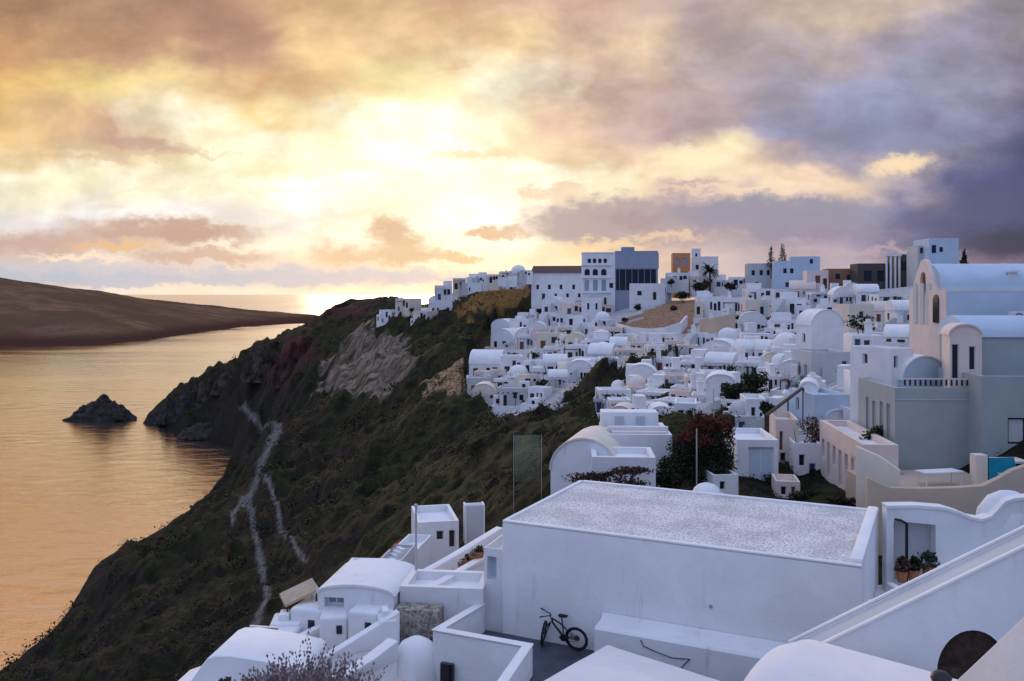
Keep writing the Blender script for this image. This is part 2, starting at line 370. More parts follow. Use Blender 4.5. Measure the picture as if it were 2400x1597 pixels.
NA, NR = 760, 620
th = np.linspace(R(-62), R(60), NA); rr = np.exp(np.linspace(math.log(3.0), math.log(1150), NR))
TH, RR = np.meshgrid(th, rr)
TX = RR * np.sin(TH); TY = RR * np.cos(TH)
TZ = smooth_ground(TX, TY)
REL, CALM = relief(TX, TY, TZ)
PXg, PYg = to_photo(TX, TY, TZ)
TZ = TZ + REL
TZ = np.maximum(TZ, -18)
def grid_mesh(name, X, Y, Z, mat, attrs, wrap=False):
    nr, na = X.shape
    me = bpy.data.meshes.new(name)
    v = np.stack([X, Y, Z], -1).reshape(-1, 3)
    i = np.arange((nr - 1) * (na - 1)); rI = i // (na - 1); cI = i % (na - 1); a = rI * na + cI
    f = np.stack([a, a + na, a + na + 1, a + 1], -1)
    f = f[:, ::-1]
    me.vertices.add(len(v)); me.vertices.foreach_set('co', v.ravel())
    me.loops.add(f.size); me.loops.foreach_set('vertex_index', f.ravel().astype(np.int32))
    me.polygons.add(len(f)); me.polygons.foreach_set('loop_start', (np.arange(len(f)) * 4).astype(np.int32))
    me.update(calc_edges=True)
    me.polygons.foreach_set('use_smooth', np.ones(len(f), bool))
    for k, arr in attrs.items():
        at_ = me.attributes.new(k, 'FLOAT', 'POINT'); at_.data.foreach_set('value', arr.ravel().astype(np.float32))
    me.materials.append(mat)
    o = bpy.data.objects.new(name, me); COL.objects.link(o)
    return o
nz = (fbm(TX / 6, TY / 6) - .5); nz2 = (fbm(TX / 6 + 40, TY / 6 + 11) - .5)
jx, jy = PXg + nz * 60, PYg + nz2 * 40
zone_w = {k: np.clip(sum(in_poly(jx, jy, p).astype(float) for p in ps), 0, 1) for k, ps in ZONES.items()}
def path_w():
    w = np.zeros(TX.shape)
    for pts, wd in PATHS:
        for (x1, y1), (x2, y2) in zip(pts, pts[1:]):
            l2 = (x2 - x1) ** 2 + (y2 - y1) ** 2
            t = np.clip(((PXg - x1) * (x2 - x1) + (PYg - y1) * (y2 - y1)) / l2, 0, 1)
            d = np.hypot(PXg - x1 - t * (x2 - x1), (PYg - y1 - t * (y2 - y1)))
            w = np.maximum(w, np.clip(1.4 - d / wd + nz * 0.8, 0, 1))
    return w
zone_w['path'] = path_w()
far_ = (np.hypot(TX, TY) > 45)
for k in zone_w: zone_w[k] = zone_w[k] * (far_ | (k == 'paving'))

def attr(T, name):
    nd = T.node('ShaderNodeAttribute'); nd.attribute_name = name; return nd.outputs['Fac']
def ground_material():
    m, T, b = principled('cliff_ground')
    co = T.node('ShaderNodeNewGeometry'); pos = co.outputs['Position']; nrm = co.outputs['Normal']
    px_, py_, pz_ = T.sep(pos); streak = T.comb(px_, py_, T.math('MULTIPLY', pz_, 0.14))
    n1 = T.noise(pos, 0.035, 7, 0.62, 0.6); n2 = T.noise(pos, 0.22, 7, 0.65, 0.4); n3 = T.noise(pos, 1.3, 6, 0.68)
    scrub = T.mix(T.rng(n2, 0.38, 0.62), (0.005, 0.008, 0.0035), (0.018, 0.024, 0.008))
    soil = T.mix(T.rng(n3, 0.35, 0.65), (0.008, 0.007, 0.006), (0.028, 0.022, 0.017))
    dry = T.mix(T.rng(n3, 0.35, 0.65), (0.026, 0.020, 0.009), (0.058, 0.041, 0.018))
    c = T.mix(T.rng(n1, 0.40, 0.56), soil, scrub)
    c = T.mix(T.math('MULTIPLY', T.rng(T.noise(pos, 0.06, 6, 0.6, 0.8), 0.54, 0.66), T.rng(n3, 0.35, 0.6)), c, dry)
    nz_ = T.sep(nrm)[2]
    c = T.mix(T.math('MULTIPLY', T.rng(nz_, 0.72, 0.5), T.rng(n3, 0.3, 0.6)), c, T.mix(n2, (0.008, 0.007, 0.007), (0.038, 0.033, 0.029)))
    c = T.mix(T.math('MULTIPLY', T.rng(T.sep(pos)[2], 52.0, 74.0), T.math('MULTIPLY', T.rng(n2, 0.42, 0.62), 0.7)), c, T.mix(T.rng(n3, 0.35, 0.65), (0.018, 0.022, 0.006), (0.055, 0.056, 0.017)))
    c = T.mix(attr(T, 'rust'), c, T.mix(T.rng(n3, 0.3, 0.7), (0.05, 0.045, 0.015), (0.30, 0.14, 0.045)))
    c = T.mix(T.math('MULTIPLY', attr(T, 'red'), 0.85), c, T.mix(T.rng(n3, 0.3, 0.7), (0.035, 0.014, 0.014), (0.085, 0.034, 0.030)))
    c = T.mix(T.math('MULTIPLY', attr(T, 'pale'), T.math('MULTIPLY', T.rng(n3, 0.28, 0.46, 0.25, 1.0), T.rng(T.noise(streak, 0.10, 6, 0.65, 0.0), 0.36, 0.56, 0.10, 1.0))), c, T.mix(T.rng(T.noise(streak, 0.35, 6, 0.65, 0.0), 0.34, 0.66), (0.085, 0.066, 0.048), (0.27, 0.225, 0.175)))
    c = T.mix(T.math('MULTIPLY', attr(T, 'gold'), T.rng(n3, 0.3, 0.5, 0.3, 1.0)), c, T.mix(T.rng(n3, 0.4, 0.7), (0.20, 0.12, 0.06), (0.50, 0.36, 0.22)))
    c = T.mix(T.math('MULTIPLY', attr(T, 'paving'), T.rng(n3, 0.30, 0.42, 0.6, 1.0)), c, T.mix(T.rng(n3, 0.35, 0.65), (0.34, 0.34, 0.36), (0.55, 0.55, 0.57)))
    c = T.mix(attr(T, 'bank'), c, T.mix(T.rng(n3, 0.35, 0.68), (0.20, 0.12, 0.075), (0.42, 0.27, 0.17)))
    c = T.mix(T.math('MULTIPLY', attr(T, 'path'), T.rng(n3, 0.34, 0.52, 0.25, 1.0)), c, T.mix(T.rng(n3, 0.35, 0.65), (0.08, 0.076, 0.076), (0.21, 0.20, 0.20)))
    z = T.sep(pos)[2]
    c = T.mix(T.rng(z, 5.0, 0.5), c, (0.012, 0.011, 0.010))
    T.l.new(c, b.inputs['Base Color']); b.inputs['Roughness'].default_value = 0.95; b.inputs['Specular IOR Level'].default_value = 0.1
    bp = T.node('ShaderNodeBump'); bp.inputs['Strength'].default_value = 0.8; bp.inputs['Distance'].default_value = 0.6
    T.l.new(T.math('ADD', n3, T.math('MULTIPLY', T.noise(pos, 5.0, 5, 0.7), 0.3)), bp.inputs['Height']); T.l.new(bp.outputs[0], b.inputs['Normal'])
    return m
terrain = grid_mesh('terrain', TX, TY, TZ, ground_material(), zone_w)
tag(terrain, kind='structure')

# ------------------------------------------------------------------ sea
def sea_material():
    m, T, b = principled('sea_water')
    pos = T.node('ShaderNodeNewGeometry').outputs['Position']
    x, y, z = T.sep(pos)
    d = T.math('SQRT', T.math('ADD', T.math('MULTIPLY', x, x), T.math('MULTIPLY', y, y)))
    h = T.noise(T.comb(x, T.math('MULTIPLY', y, 1.7), 0.0), 0.055, 6, 0.62, 0.8)
    h2 = T.noise(T.comb(T.math('MULTIPLY', x, 0.5), y, 3.0), 0.22, 5, 0.6, 0.4)
    bp = T.node('ShaderNodeBump'); T.put(bp.inputs['Strength'], T.rng(d, 200, 2200, 0.40, 0.05, False)); bp.inputs['Distance'].default_value = 1.3
    T.l.new(T.math('ADD', T.math('MULTIPLY', h, 1.3), T.math('MULTIPLY', h2, 0.5)), bp.inputs['Height'])
    T.l.new(bp.outputs[0], b.inputs['Normal'])
    g = T.node('ShaderNodeBsdfGlossy'); g.inputs['Color'].default_value = (1.0, 0.89, 0.78, 1)
    T.put(g.inputs['Roughness'], T.rng(T.noise(T.comb(T.math('MULTIPLY', x, 0.35), y, 0.0), 0.006, 4, 0.6, 1.0), 0.35, 0.65, 0.07, 0.18))
    T.l.new(bp.outputs[0], g.inputs['Normal'])
    df = T.node('ShaderNodeBsdfDiffuse'); df.inputs['Color'].default_value = (0.020, 0.024, 0.030, 1)
    fr = T.node('ShaderNodeFresnel'); fr.inputs['IOR'].default_value = 1.5; T.l.new(bp.outputs[0], fr.inputs['Normal'])
    mx = T.node('ShaderNodeMixShader'); T.l.new(T.math('ADD', T.math('MULTIPLY', fr.outputs[0], 0.42), 0.55, clamp=True), mx.inputs[0])
    T.l.new(df.outputs[0], mx.inputs[1]); T.l.new(g.outputs[0], mx.inputs[2])
    for nd in list(T.n):
        if nd.type == 'OUTPUT_MATERIAL': T.l.new(mx.outputs[0], nd.inputs[0])
    T.n.remove(b)
    return m
sr = np.concatenate([[0.0], np.exp(np.linspace(math.log(30), math.log(90000), 60))]); sth = np.linspace(-math.pi, math.pi, 97)
STH, SRR = np.meshgrid(sth, sr)
sea = grid_mesh('sea', SRR * np.sin(STH), SRR * np.cos(STH), np.zeros(SRR.shape), sea_material(), {})
tag(sea, kind='structure')

# ------------------------------------------------------------------ the island across the water
def island():
    xs = [-420, -200, 0, 100, 220, 330, 450, 560, 650, 720, 752]
    shore = [800, 797, 795, 795, 794, 784, 766, 752, 746, 743, 741]
    top = [612, 622, 640, 655, 668, 686, 700, 712, 719, 724, 729]
    yr = [2500, 2500, 2550, 2650, 2800, 3050, 3250, 3400, 3500, 3550, 3560]
    n = 420; m = 90
    px = np.linspace(-420, 752, n)
    sh = np.interp(px, xs, shore); tp = np.interp(px, xs, top); Yr = np.interp(px, xs, yr)
    Ys = 100 * F / (sh - HZ)
    Yr = np.maximum(Yr, Ys + 120)
    t = np.linspace(-0.06, 1.35, m)[:, None]
    Y = Ys + (Yr - Ys) * t
    Zr = CAM_Z + (HZ - tp) * Yr / F
    prof = np.interp(t, [-0.06, 0, 0.10, 0.28, 0.55, 1.0, 1.35], [-0.15, 0.0, 0.22, 0.42, 0.66, 1.0, 0.5])
    X = (px - CX) / F * Yr * np.ones_like(t)
    X = (px - CX) / F * Y
    Z = prof * Zr
    Z = Z + (ridged(X / 160, Y / 260) - 0.55) * np.clip(Zr, 6, 60) * 0.55 * np.clip(prof, 0, 1) * np.clip(1.3 - prof, 0.12, 1) + (fbm(X / 30, Y / 60) - .5) * 5 * np.clip(prof * 3, 0, 1)
    m_, T, b = principled('far_hill')
    pos = T.node('ShaderNodeNewGeometry').outputs['Position']
    n1 = T.noise(pos, 0.004, 7, 0.6, 0.6); n2 = T.noise(pos, 0.02, 6, 0.65, 0.3)
    c = T.mix(T.rng(n1, 0.38, 0.62), (0.13, 0.066, 0.042), (0.22, 0.125, 0.078))
    c = T.mix(T.rng(n2, 0.40, 0.66), c, (0.12, 0.080, 0.040))
    c = T.mix(T.rng(T.sep(pos)[2], 26.0, 5.0), c, (0.075, 0.034, 0.026))
    T.l.new(c, b.inputs['Base Color']); b.inputs['Roughness'].default_value = 1.0; b.inputs['Specular IOR Level'].default_value = 0.0
    o = grid_mesh('hills', X, Y, Z, m_, {})
    tag(o, kind='structure')
island()
# ------------------------------------------------------------------ materials of the town
plaster('white_plaster', (0.79, 0.80, 0.81), amount=0.52, bump=0.6); plaster('cream_plaster', (0.74, 0.66, 0.55)); plaster('pink_plaster', (0.76, 0.64, 0.58))  # pink tints some houses and also paints warm light on fronts
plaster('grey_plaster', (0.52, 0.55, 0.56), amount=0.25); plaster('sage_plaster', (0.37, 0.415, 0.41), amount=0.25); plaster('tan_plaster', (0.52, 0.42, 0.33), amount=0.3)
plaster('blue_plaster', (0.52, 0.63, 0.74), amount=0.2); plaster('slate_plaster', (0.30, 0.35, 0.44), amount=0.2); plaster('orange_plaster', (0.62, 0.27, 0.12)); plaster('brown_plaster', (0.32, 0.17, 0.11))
plaster('dark_plaster', (0.085, 0.075, 0.07), amount=0.2); plaster('bright_plaster', (0.83, 0.83, 0.83), amount=0.15); plaster('warm_plaster', (0.80, 0.77, 0.75), amount=0.3, bump=0.5)
simple('glass_pane', (0.018, 0.020, 0.028), rough=0.08, spec=0.5, var=0.3)
simple('dark_wood', (0.045, 0.026, 0.018), rough=0.6, var=0.35, scale=6); simple('blue_paint', (0.035, 0.075, 0.20), rough=0.5); simple('brown_paint', (0.16, 0.07, 0.035), rough=0.5)
simple('white_paint', (0.72, 0.72, 0.72), rough=0.5, var=0.06); simple('metal_dark', (0.03, 0.03, 0.032), rough=0.4, metal=0.6); simple('metal_pale', (0.45, 0.45, 0.46), rough=0.4, metal=0.5)
simple('terracotta', (0.33, 0.13, 0.06), rough=0.8, var=0.25); simple('canvas_beige', (0.42, 0.34, 0.25), rough=0.9); simple('canvas_white', (0.7, 0.69, 0.66), rough=0.9)
simple('rubber', (0.012, 0.012, 0.013), rough=0.7); simple('bike_paint', (0.010, 0.012, 0.016), rough=0.3, spec=0.5); simple('chrome', (0.30, 0.30, 0.31), rough=0.25, metal=0.9)
simple('floor_paint', (0.052, 0.062, 0.082), rough=0.45, var=0.25, scale=1.2, bump=0.2); simple('bark', (0.075, 0.055, 0.04), rough=0.9, var=0.4, scale=5)
simple('tile_roof', (0.10, 0.06, 0.045), rough=0.9, var=0.4, scale=4); simple('pool_paint', (0.02, 0.30, 0.42), rough=0.3); simple('rattan', (0.62, 0.60, 0.56), rough=0.8)
simple('red_cloth', (0.30, 0.05, 0.03), rough=0.9)
def leaf_mat(name, a, b, dead=None):
    m, T, bs = principled(name)
    t = T.node('ShaderNodeAttribute'); t.attribute_name = 'tint'
    T.l.new(T.ramp(t.outputs['Fac'], [(0.0, a), (0.6, b), (1.0, dead or tuple(min(1, x * 1.7) for x in b))]), bs.inputs['Base Color'])
    bs.inputs['Roughness'].default_value = 0.7; bs.inputs['Specular IOR Level'].default_value = 0.2
    return m
leaf_mat('leaf_green', (0.016, 0.030, 0.012), (0.040, 0.062, 0.020)); leaf_mat('leaf_dark', (0.010, 0.016, 0.010), (0.026, 0.034, 0.016))
leaf_mat('leaf_red', (0.045, 0.012, 0.010), (0.11, 0.022, 0.020), (0.12, 0.08, 0.02)); leaf_mat('leaf_dry', (0.10, 0.075, 0.075), (0.26, 0.20, 0.21), (0.40, 0.32, 0.30))
leaf_mat('leaf_scrub', (0.009, 0.012, 0.006), (0.028, 0.032, 0.012), (0.075, 0.058, 0.026)); leaf_mat('leaf_vine', (0.030, 0.018, 0.016), (0.085, 0.045, 0.038), (0.17, 0.09, 0.06))
# pebble-dashed roof of the big house
def pebble_mat():
    m, T, b = principled('pebbled_roof')
    co = T.node('ShaderNodeTexCoord').outputs['Object']
    vo = T.node('ShaderNodeTexVoronoi'); T.l.new(co, vo.inputs['Vector']); vo.inputs['Scale'].default_value = 12.0
    n = T.noise(co, 0.7, 5, 0.6); n2 = T.noise(co, 9.0, 4, 0.7)
    c = T.mix(T.rng(n, 0.38, 0.6), (0.66, 0.65, 0.65), (0.86, 0.85, 0.84))
    c = T.mix(T.math('MULTIPLY', T.rng(vo.outputs['Distance'], 0.40, 0.72), 0.62), c, (0.30, 0.28, 0.28))
    c = T.mix(T.math('MULTIPLY', T.rng(n2, 0.58, 0.74), T.rng(n, 0.62, 0.4, 0.15, 0.7)), c, (0.28, 0.26, 0.26))
    T.l.new(c, b.inputs['Base Color']); b.inputs['Roughness'].default_value = 0.9
    bp = T.node('ShaderNodeBump'); bp.inputs['Strength'].default_value = 1.0; bp.inputs['Distance'].default_value = 0.06; bp.invert = True
    T.l.new(T.math('ADD', vo.outputs['Distance'], T.math('MULTIPLY', n2, 0.4)), bp.inputs['Height']); T.l.new(bp.outputs[0], b.inputs['Normal'])
pebble_mat()
def stone_mat():
    m, T, b = principled('rubble_stone')
    co = T.node('ShaderNodeTexCoord').outputs['Object']
    vo = T.node('ShaderNodeTexVoronoi'); vo.feature = 'F1'; T.l.new(co, vo.inputs['Vector']); vo.inputs['Scale'].default_value = 6.5
    ve = T.node('ShaderNodeTexVoronoi'); ve.feature = 'DISTANCE_TO_EDGE'; T.l.new(co, ve.inputs['Vector']); ve.inputs['Scale'].default_value = 6.5
    n = T.noise(co, 5, 5, 0.65)
    c = T.mix(T.rng(T.sep(vo.outputs['Color'])[0], 0.1, 0.9), (0.16, 0.13, 0.11), (0.38, 0.33, 0.28))
    c = T.mix(T.rng(ve.outputs['Distance'], 0.10, 0.02), c, (0.34, 0.31, 0.28)); c = T.mix(T.math('MULTIPLY', T.rng(n, 0.48, 0.66), 0.7), c, (0.12, 0.09, 0.08))
    T.l.new(c, b.inputs['Base Color']); b.inputs['Roughness'].default_value = 0.95
    bp = T.node('ShaderNodeBump'); bp.inputs['Distance'].default_value = 0.05; T.l.new(ve.outputs['Distance'], bp.inputs['Height']); T.l.new(bp.outputs[0], b.inputs['Normal'])
stone_mat()
def fence_glass():
    m, T, b = principled('fence_glass')
    tr = T.node('ShaderNodeBsdfTransparent'); tr.inputs[0].default_value = (0.90, 0.97, 0.94, 1)
    g = T.node('ShaderNodeBsdfGlossy'); g.inputs[0].default_value = (0.7, 0.9, 0.82, 1); g.inputs['Roughness'].default_value = 0.25
    mx = T.node('ShaderNodeMixShader'); mx.inputs[0].default_value = 0.10
    T.l.new(tr.outputs[0], mx.inputs[1]); T.l.new(g.outputs[0], mx.inputs[2])
    for nd in list(T.n):
        if nd.type == 'OUTPUT_MATERIAL': T.l.new(mx.outputs[0], nd.inputs[0])
    T.n.remove(b)
fence_glass()
M = MATS

# ------------------------------------------------------------------ mesh builder
class MB:
    def __init__(self): self.v = []; self.f = []; self.m = []
    def add(self, vs, fs, mi=0):
        k = len(self.v); self.v += [tuple(p) for p in vs]; self.f += [tuple(i + k for i in f) for f in fs]; self.m += [mi] * len(fs); return self
    def box(self, x0, x1, y0, y1, z0, z1, mi=0):
        return self.add([(x0,y0,z0),(x1,y0,z0),(x1,y1,z0),(x0,y1,z0),(x0,y0,z1),(x1,y0,z1),(x1,y1,z1),(x0,y1,z1)],
                        [(0,3,2,1),(4,5,6,7),(0,1,5,4),(1,2,6,5),(2,3,7,6),(3,0,4,7)], mi)
    def prism(self, pts, y0, y1, mi=0):
        """outline in x, z pushed from y0 to y1 (outline counter-clockwise seen from the front, -y)"""
        n = len(pts); vs = [(x, y0, z) for x, z in pts] + [(x, y1, z) for x, z in pts]
        return self.add(vs, [tuple(range(n)), tuple(range(2 * n - 1, n - 1, -1))] + [(i, i + n, (i + 1) % n + n, (i + 1) % n) for i in range(n)], mi)
    def plan(self, pts, z0, z1, mi=0):
        n = len(pts); vs = [(x, y, z0) for x, y in pts] + [(x, y, z1) for x, y in pts]
        return self.add(vs, [tuple(range(n - 1, -1, -1)), tuple(range(n, 2 * n))] + [(i, (i + 1) % n, (i + 1) % n + n, i + n) for i in range(n)], mi)
    def tube(self, a, b, r0, r1=None, n=8, mi=0):
        a = Vector(a); b = Vector(b); r1 = r0 if r1 is None else r1; d = (b - a).normalized()
        s = d.orthogonal().normalized(); t = d.cross(s); vs = []
        for p, r in ((a, r0), (b, r1)):
            vs += [p + (s * math.cos(2 * math.pi * i / n) + t * math.sin(2 * math.pi * i / n)) * r for i in range(n)]
        return self.add(vs, [(i, (i + 1) % n, (i + 1) % n + n, i + n) for i in range(n)] + [tuple(range(n - 1, -1, -1)), tuple(range(n, 2 * n))], mi)
    def path(self, pts, rs, n=8, mi=0):
        for i in range(len(pts) - 1): self.tube(pts[i], pts[i + 1], rs[i] if isinstance(rs, (list, tuple)) else rs, rs[i + 1] if isinstance(rs, (list, tuple)) else rs, n, mi)
        return self
    def ring(self, c, R_, r, axis='y', n=28, k=8, mi=0):
        c = Vector(c); vs = []; fs = []
        for i in range(n):
            a = 2 * math.pi * i / n; rad = Vector((math.cos(a), 0, math.sin(a)))
            for j in range(k):
                b = 2 * math.pi * j / k; vs.append(c + rad * (R_ + r * math.cos(b)) + Vector((0, 1, 0)) * r * math.sin(b))
        for i in range(n):
            for j in range(k): fs.append((i * k + j, i * k + (j + 1) % k, ((i + 1) % n) * k + (j + 1) % k, ((i + 1) % n) * k + j))
        return self.add(vs, fs, mi)
    def lathe(self, prof, c=(0, 0, 0), n=20, a0=0.0, a1=2 * math.pi, mi=0):
        c = Vector(c); m = len(prof); vs = [c + Vector((r * math.cos(a0 + (a1 - a0) * i / n), r * math.sin(a0 + (a1 - a0) * i / n), z)) for i in range(n + 1) for r, z in prof]
        fs = [(i * m + j, (i + 1) * m + j, (i + 1) * m + j + 1, i * m + j + 1) for i in range(n) for j in range(m - 1)]
        return self.add(vs, fs, mi)
    def panel(self, o, ux, uz, nrm, w, h, holes, rec=0.18, mi=0):
        """wall face of w x h with rectangular openings (u0,u1,v0,v1 in metres) and their reveals going in by rec"""
        o = Vector(o); ux = Vector(ux); uz = Vector(uz); nn = Vector(nrm)
        xs = sorted({0.0, w, *[q for hl in holes for q in hl[:2]]}); zs = sorted({0.0, h, *[q for hl in holes for q in hl[2:4]]})
        for i in range(len(xs) - 1):
            for j in range(len(zs) - 1):
                cx, cz = (xs[i] + xs[i + 1]) / 2, (zs[j] + zs[j + 1]) / 2
                if any(a < cx < b and c < cz < d for a, b, c, d in [q[:4] for q in holes]): continue
                self.add([o + ux * xs[i] + uz * zs[j], o + ux * xs[i + 1] + uz * zs[j], o + ux * xs[i + 1] + uz * zs[j + 1], o + ux * xs[i] + uz * zs[j + 1]], [(0, 1, 2, 3)], mi)
        for a, b, c, d in [q[:4] for q in holes]:
            P = [o + ux * a + uz * c, o + ux * b + uz * c, o + ux * b + uz * d, o + ux * a + uz * d]; Q = [p - nn * rec for p in P]
            self.add(P + Q, [(i, i + 4, (i + 1) % 4 + 4, (i + 1) % 4) for i in range(4)], mi)
        return self
    def build(self, name, mats, parent=None, smooth=False, bevel=0.0, seg=2, loc=None, rz=None):
        o = mesh_obj(name, self.v, self.f, mats, parent, smooth, self.m)
        if bevel:
            bm = bmesh.new(); bm.from_mesh(o.data); bmesh.ops.remove_doubles(bm, verts=bm.verts, dist=1e-4)
            es = [e for e in bm.edges if len(e.link_faces) == 2 and e.calc_face_angle(0) > 0.5]
            bmesh.ops.bevel(bm, geom=es, offset=bevel, segments=seg, profile=0.5, affect='EDGES', clamp_overlap=True)
            for f in bm.faces: f.smooth = True
            bm.to_mesh(o.data); bm.free()
            try: o.data.set_sharp_from_angle(angle=R(35))
            except Exception: pass
        elif smooth:
            try: o.data.set_sharp_from_angle(angle=R(40))
            except Exception: pass
        if loc is not None: o.location = loc
        if rz is not None: o.rotation_euler = (0, 0, rz)
        return o
def slab_holes(outer, holes, t):
    """plate in x,z with holes (outlines), thickness t from y=0 back to y=t -> MB"""
    bm = bmesh.new(); loops = []
    for pts in [outer] + holes:
        vs = [bm.verts.new((x, 0, z)) for x, z in pts]
        loops.append([bm.edges.new((vs[i], vs[(i + 1) % len(vs)])) for i in range(len(vs))])
    bmesh.ops.triangle_fill(bm, use_beauty=True, use_dissolve=False, edges=bm.edges[:], normal=(0, -1, 0))
    r = bmesh.ops.extrude_face_region(bm, geom=bm.faces[:])
    bmesh.ops.translate(bm, verts=[e for e in r['geom'] if isinstance(e, bmesh.types.BMVert)], vec=(0, t, 0))
    bmesh.ops.recalc_face_normals(bm, faces=bm.faces[:]); bm.verts.index_update()
    mb = MB(); mb.add([v.co[:] for v in bm.verts], [[v.index for v in f.verts] for f in bm.faces]); bm.free()
    return mb

# ------------------------------------------------------------------ foliage
def leaf_cloud(centres, n, size, flat=1.0, tint=(0.0, 1.0), r=rng):
    """n leaf clumps spread through ellipsoids (x,y,z,rx,ry,rz,weight) -> verts, faces, tints"""
    c = np.array(centres, float); w = c[:, 6] / c[:, 6].sum()
    k = r.choice(len(c), n, p=w)
    d = r.normal(size=(n, 3)); d /= np.linalg.norm(d, axis=1)[:, None]
    rad = r.random(n) ** 0.45
    p = c[k, :3] + d * rad[:, None] * c[k, 3:6] * (0.85 + 0.3 * r.random((n, 1)))
    a = r.normal(size=(n, 3)); a /= np.linalg.norm(a, axis=1)[:, None]
    b = np.cross(a, r.normal(size=(n, 3))); b /= np.linalg.norm(b, axis=1)[:, None]
    s = size * (0.5 + r.random(n))[:, None]
    v = np.stack([p - a * s, p + b * s * 0.55, p + a * s, p - b * s * 0.55], 1)
    t = np.clip(tint[0] + (tint[1] - tint[0]) * (0.55 * r.random(n) + 0.45 * r.random(len(c))[k]), 0, 1)
    return v.reshape(-1, 3), np.repeat(t, 4)
def leaf_mesh(name, V3, tint, mat, parent=None):
    n = len(V3) // 4
    me = bpy.data.meshes.new(name)
    me.vertices.add(len(V3)); me.vertices.foreach_set('co', V3.astype(np.float32).ravel())
    me.loops.add(n * 4); me.loops.foreach_set('vertex_index', np.arange(n * 4, dtype=np.int32))
    me.polygons.add(n); me.polygons.foreach_set('loop_start', (np.arange(n) * 4).astype(np.int32)); me.update(calc_edges=True)
    at_ = me.attributes.new('tint', 'FLOAT', 'POINT'); at_.data.foreach_set('value', tint.astype(np.float32))
    me.materials.append(mat)
    o = bpy.data.objects.new(name, me); COL.objects.link(o)
    if parent: o.parent = parent
    return o
def bush(loc, rx, rz, label, mat='leaf_green', n=260, leaf=None, group='shrubs among the houses', name='shrub', cat='shrub', ry=None):
    e = empty(name, loc, 0, label, cat, group); ry = ry or rx
    cs = [(random.uniform(-.45, .45) * rx, random.uniform(-.45, .45) * ry, rz * random.uniform(.35, .75), rx * random.uniform(.35, .65), ry * random.uniform(.35, .65), rz * random.uniform(.28, .5), random.uniform(.6, 1)) for _ in range(6)]
    v, t = leaf_cloud(cs, n, leaf or rx * 0.14)
    leaf_mesh('foliage', v, t, M[mat], e)
    mb = MB()
    for q in cs[:4]: mb.tube((q[0] * .15, q[1] * .15, -0.6), (q[0], q[1], q[2]), rx * .035, rx * .015, 5)
    mb.build('stem', M['bark'], e)
    return e

# ------------------------------------------------------------------ windows, doors, houses
def opening(parent, kind, o, ux, nrm, hole, rec, frame, leafm, two=True, simple_=False):
    """frame and leaf set at the back of an opening; o = wall corner, hole = (u0,u1,v0,v1)"""
    a, b, c, d = hole; ux = Vector(ux); nn = Vector(nrm); w = b - a; h = d - c
    base = Vector(o) + ux * a + Vector((0, 0, c)) - nn * (rec - 0.002)
    rot = math.atan2(ux.y, ux.x)
    fw = min(0.09, w * 0.12)
    mb = MB()
    if not simple_:
        mb.box(0, fw, -0.06, 0.0, 0, h); mb.box(w - fw, w, -0.06, 0.0, 0, h); mb.box(fw, w - fw, -0.06, 0.0, h - fw, h)
        if kind == 'window': mb.box(fw, w - fw, -0.06, 0.0, 0, fw)
        if two and w > 0.7: mb.box(w / 2 - fw * .3, w / 2 + fw * .3, -0.055, 0.0, fw, h - fw)
        f = mb.build(kind, frame, parent); f.location = base; f.rotation_euler = (0, 0, rot)
        pm = MB().box(fw * .9, w - fw * .9, -0.03, 0.03, fw * .5, h - fw * .5).build('pane' if kind == 'window' else 'panel', leafm, f)
    else:
        f = MB().box(0, w, -0.03, 0.03, 0, h).build(kind, leafm, parent); f.location = base; f.rotation_euler = (0, 0, rot)
    return f
def vault_pts(w, h, rise, n=12, x0=None):
    x0 = -w / 2 if x0 is None else x0
    return [(x0 + w / 2 - math.cos(math.pi * i / n) * w / 2, h + math.sin(math.pi * i / n) * rise) for i in range(n + 1)]
